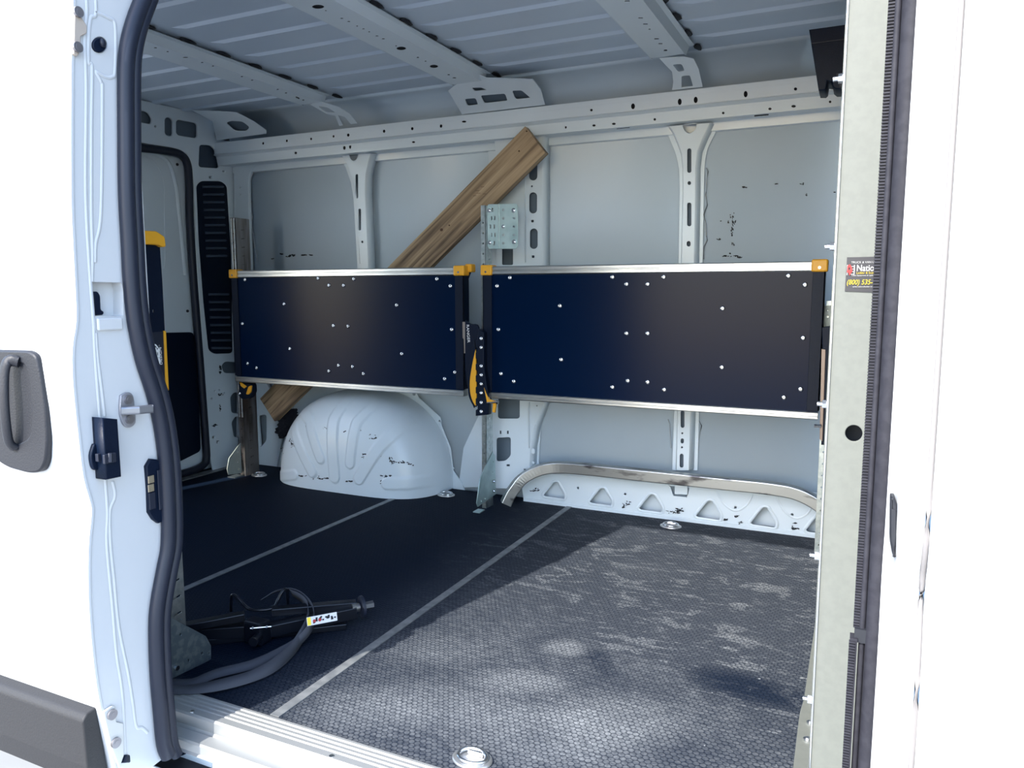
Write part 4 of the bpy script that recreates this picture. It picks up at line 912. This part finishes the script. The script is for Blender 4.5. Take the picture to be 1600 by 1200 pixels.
# ------------------------------------------------------------------ sliding door, standing open along the side
XS = -1.28
sd = empty('sliding_door', (XS - .6, 1.0, -.1)); tag(sd, 'open white sliding door with grey handle, its leading edge facing the opening', 'door')
OUTL = [(122,-300),(117,-160),(115,-60),(114,0),(111,120),(111,300),(114,380),(117,440),(119,500),(113,545),(114,600),(122,680),(130,745),(141,785),(143,805),(138,860),(139,950),(148,1050),(160,1120),(176,1190),(184,1240)]
prof_o = [(at(u, v, 0, XS).y, at(u, v, 0, XS).z) for u, v in OUTL]
def dprof(x):
    return relax([(y + .0 * x, z) for y, z in prof_o], 3)
def dp(x):
    k = XS - x; off = .006 if k < .002 else 0
    return [(y + off + .02 * (k / 1.3) ** 2, z) for y, z in relax(prof_o, 3)]
skin('outer_skin', [XS, XS - .003, XS - .008, XS - .05, XS - .3, XS - .7, XS - 1.1, XS - 1.35], dp, WHITE, sd, .003)
SE_ = [(262,-120),(240,-50),(222,0),(209,35),(200,70),(196,110),(196,200),(197,300),(201,380),(204,440),(210,500),(222,560),(238,610),(250,660),(258,720),(262,790),(262,850),(255,890),(246,940),(243,980),(245,1050),(250,1110),(255,1160),(262,1180)]
sm = smooth_path([V((u, v, 0)) for u, v in SE_], 4)
edge = [(p.x, p.y) for p in smooth_path([V((u, v, 0)) for u, v in OUTL], 3)]
pocket = rpoly([(144,440),(190,441),(193,455),(193,493),(188,495),(147,494)], 2)
face = px('edge_panel', (XS, 0, 0), (1, 0, 0), edge + [(p.x, p.y) for p in sm][::-1], [ell(156, 70, 24, 25, 20), pocket], .003, INNER if False else WHITE, sd, .0008)
MB().box((XS - 1.3, prof_o[3][0] + .118, -.02), (XS - .03, prof_o[3][0] + .122, 1.70)).build('inner_panel', INNER, sd)
# pocket walls and latch in it
s = MB(); pk_ = [at(u, v, 0, XS) for u, v in pocket]; k = len(pk_); dv = V((-.028, 0, 0)); s.add(pk_ + [p + dv for p in pk_], [(i, (i + 1) % k, k + (i + 1) % k, k + i) for i in range(k)]); s.add([p + dv for p in pk_], [list(range(k))]); s.build('pocket', WHITE, sd, solid=.001)
px('pocket_latch', (XS - .008, 0, 0), (1, 0, 0), rpoly([(146,456),(153,455),(157,462),(158,484),(163,487),(162,492),(147,493)], 3), [], .02, BLACKP, sd, .002)
# pressed steps of the edge panel
s = MB()
wd = [(-.0035, 0), (-.001, .0013), (.001, .0013), (.0035, 0)]
s.sweep(smooth_path([at(u, v, 0, XS + .0005) for u, v in ((148,-200),(148,-40),(150,20),(142,28),(139,60),(139,98),(144,106),(143,200),(143,330),(145,395),(144,440))]), wd, V((1, 0, 0)), True, False)
s.sweep(smooth_path([at(u, v, 0, XS + .0005) for u, v in ((133,-200),(133,-40),(136,15),(133,60),(134,98),(135,150),(134,300),(140,420),(146,500),(149,560),(156,650),(163,730),(168,800),(167,850),(176,950),(182,1020),(192,1090),(196,1180))]), wd, V((1, 0, 0)), True, False)
s.sweep(smooth_path([at(u, v, 0, XS + .0005) for u, v in ((148,18),(170,28),(180,40),(180,110),(175,120),(165,120),(150,112),(158,128),(160,150),(158,330),(150,380),(149,410))]), wd, V((1, 0, 0)), True, False)
s.sweep(smooth_path([at(u, v, 0, XS + .0005) for u, v in ((150,520),(153,560),(158,600),(164,650))]), wd, V((1, 0, 0)), True, False)
s.sweep(smooth_path([at(u, v, 0, XS + .0005) for u, v in ((176,752),(180,775),(172,800),(173,850),(178,900),(186,980),(200,1050),(208,1100),(213,1135),(222,1137),(231,1145))]), wd, V((1, 0, 0)), True, False)
s.build('pressed_step', WHITE, face)
s = MB(); s.box(at(149, 497, 0, XS), at(190, 515, 0, XS) + V((.006, 0, 0))); s.build('pressed_step', WHITE, face, .004)
# plugs, hinge plates, striker, bumper, contacts
pg = px('rubber_plug', (XS + .004, 0, 0), (1, 0, 0), ell(156, 70, 22, 24, 20), [], .006, BLACKP, sd, .002); s = MB(); s.add(*blob(at(160, 67, 0, XS + .006), .006, .006, .008), True); s.build('plug_nub', SEAL, pg)
def plate_b(pts, bolts, name, m_=DUSTY, t_=.006):
    g_ = px(name, (XS + t_, 0, 0), (1, 0, 0), pts, [], t_, m_, sd, .0012)
    for u, v, rr in bolts:
        p = at(u, v, 0, XS + t_); s = MB(); s.cyl(p, p + V((.005, 0, 0)), rr, 18); s.cyl(p + V((.005, 0, 0)), p + V((.0056, 0, 0)), rr * .55, 8); s.build('plate_bolt', mat('dull_bolt', (.3, .29, .31), .35, .8) if 'dull_bolt' not in bpy.data.materials else bpy.data.materials['dull_bolt'], g_)
    return g_
plate_b(rpoly([(117,12),(124,12),(128,28),(136,40),(136,52),(126,57),(126,80),(121,88),(115,84)], 2), [(121,19,.009),(120,74,.009)], 'hinge_plate')
plate_b(rpoly([(162,1113),(175,1103),(180,1103),(182,1128),(193,1130),(194,1180),(187,1200),(175,1170),(164,1125)], 2), [(174,1116,.010),(180,1160,.010)], 'roller_bracket', mat('pale_bracket', (.55, .55, .53), .45))
st_ = plate_b(smooth2([(189,618),(199,613),(208,618),(211,640),(212,660),(203,668),(194,664),(188,645)]), [(199.5,624,.0085),(201.5,655,.0085)], 'striker_plate', mat('dull_plate', (.34, .34, .37), .4, .5))
s = MB(); a = at(189, 642, 0, XS + .012); b_ = at(230, 638, 0, XS + .02); s.sweep([a, (a + b_) / 2 + V((.012, 0, 0)), b_ + V((.012, 0, 0))], [(-.008, -.006), (.008, -.006), (.008, .006), (-.008, .006)], V((1, 0, 0)), False)
s.build('striker_pin', mat('dull_pin', (.25, .26, .29), .35, .8), st_, .004, 3)
rb = px('rubber_stop', (XS + .03, 0, 0), (1, 0, 0), [(160,653),(184,655),(190,745),(166,750)], [], .03, BLACKP, sd, .002)
ck = px('check_catch', (XS + .008, 0, 0), (1, 0, 0), smooth2([(147,694),(156,693),(161,706),(160,730),(152,735),(145,731),(142,712)]), [], .008, BLACKP, sd, .002)
s = MB(); s.box(at(148, 709, 0, XS + .012), at(163, 720, 0, XS + .02)); s.box(at(163, 711, 0, XS + .036), at(179, 721, 0, XS + .03)); s.cyl(at(172, 708, 0, XS + .036), at(172, 722, 0, XS + .036), .004, 10); s.build('catch_arm', SEAL, ck, .002)
ct = px('contact_block', (XS + .008, 0, 0), (1, 0, 0), [(229,729),(236,717),(246,718),(258,730),(262,800),(256,815),(248,818),(240,812),(233,801),(232,765)], [], .010, BLACKP, sd, .002)
for v in (749, 762.5):
    p, q = at(231.5, v - 4.5, 0, XS + .011), at(240.5, v + 4.5, 0, XS + .009); MB().box(p, q).build('contact_pad', mat('brass_pad', (.42, .36, .26), .4, .7) if 'brass_pad' not in bpy.data.materials else bpy.data.materials['brass_pad'], ct, .001)
s = MB(); s.box(at(233, 771, 0, XS + .011), at(243, 794, 0, XS + .009)); s.box(at(246, 735, 0, XS + .012), at(254, 795, 0, XS + .009)); s.build('contact_rib', SEAL, ct, .002)
# door seal: two beads side by side
s = MB()
off = lambda d_: [at(p.x + d_, p.y, 0, XS + .010) for p in sm]
s.sweep(off(1), [(.0155 * math.cos(2 * math.pi * i / 14), .014 * math.sin(2 * math.pi * i / 14)) for i in range(14)], V((1, 0, 0))); sl = s.build('door_seal', SEAL, sd)
s = MB(); s.sweep(off(15), [(.0115 * math.cos(2 * math.pi * i / 14), .010 * math.sin(2 * math.pi * i / 14)) for i in range(14)], V((1, 0, 0))); s.build('door_seal', SEAL, sd)
# lower cladding
cz = relax([(at(0, 1072, 1, .86).y + .030, .150), (.862, .140), (.856, .10), (.858, .0), (.864, -.020), (.90, -.028)], 3)
s = MB()
def cl_poly(x, inset=0): return [V((x, y + inset, z * 1.0 + (XS - x) * .0)) for y, z in [(.895, .138), (.872, .134), (.864, .124), (.866, .03), (.876, -.02), (.91, -.028)]]
s.prism(cl_poly(XS - 1.3), (1.3 - .012, 0, 0)); s.build('lower_cladding', GREYP, sd, .004, 3)
# roller arm into the lower track
s = MB(); s.sweep(smooth_path([at(190, 1186, 0, XS), at(235, 1186, 2, -.075), at(275, 1176, 2, -.075), at(300, 1165, 2, -.075), at(325, 1155, 2, -.06)]), [(-.010, -.007), (.010, -.007), (.010, .007), (-.010, .007)], V((0, 0, 1)), False)
ra = s.build('roller_arm', BLACKP, sd, .002)
s = MB(); p = at(318, 1160, 2, -.06); s.cyl(p - V((0, 0, .015)), p + V((0, 0, .012)), .018, 16); p = at(334, 1155, 2, -.06); s.cyl(p - V((0, 0, .012)), p + V((0, 0, .01)), .013, 16); s.build('roller', MARK, ra)
s = MB(); p = at(287, 1158, 2, -.06); s.cyl(p, p + V((0, 0, .008)), .009, 12); s.cyl(p + V((0, 0, .008)), p + V((0, 0, .014)), .006, 6); s.build('arm_bolt', ZINC, ra)

# outer handle
yk = at(60, 640, 0, XS - .1).y
yh = prof_o[11][0] - .012
hd_ = px('door_handle', (0, yh, 0), (0, -1, 0), rpoly([(-70,545),(44,548),(56,556),(62,585),(70,640),(73,690),(70,722),(62,738),(45,740),(8,730),(-30,700),(-70,690)], 14), [rpoly([(11,566),(38,568),(46,600),(50,650),(46,684),(20,698),(12,660)], 9)], .018, HANDLE, sd, .004)
px('handle_recess', (0, yh + .003, 0), (0, -1, 0), rpoly([(5,560),(44,560),(52,600),(56,660),(48,700),(10,704)], 9), [], .003, HANDLE, hd_, .001)
s = MB(); s.sweep(smooth_path([at(u, v, 1, yh + d_) for u, v, d_ in ((30,566,.0),(14,564,-.010),(7,580,-.016),(6,620,-.02),(9,660,-.018),(14,690,-.010),(24,700,.0))]), [(.011 * math.cos(2 * math.pi * i / 12), .007 * math.sin(2 * math.pi * i / 12)) for i in range(12)], V((0, 1, 0)))
s.build('handle_grip', HANDLE, hd_)
s = MB(); s.sweep(smooth_path([at(u, v, 1, yh + .006) for u, v in ((12,567),(36,569),(44,600),(48,650),(44,682),(21,696))]), [(.003 * math.cos(a), .003 * math.sin(a)) for a in (0, 1.57, 3.14, 4.71)], V((0, 1, 0))); s.build('recess_rim', SEAL, hd_)
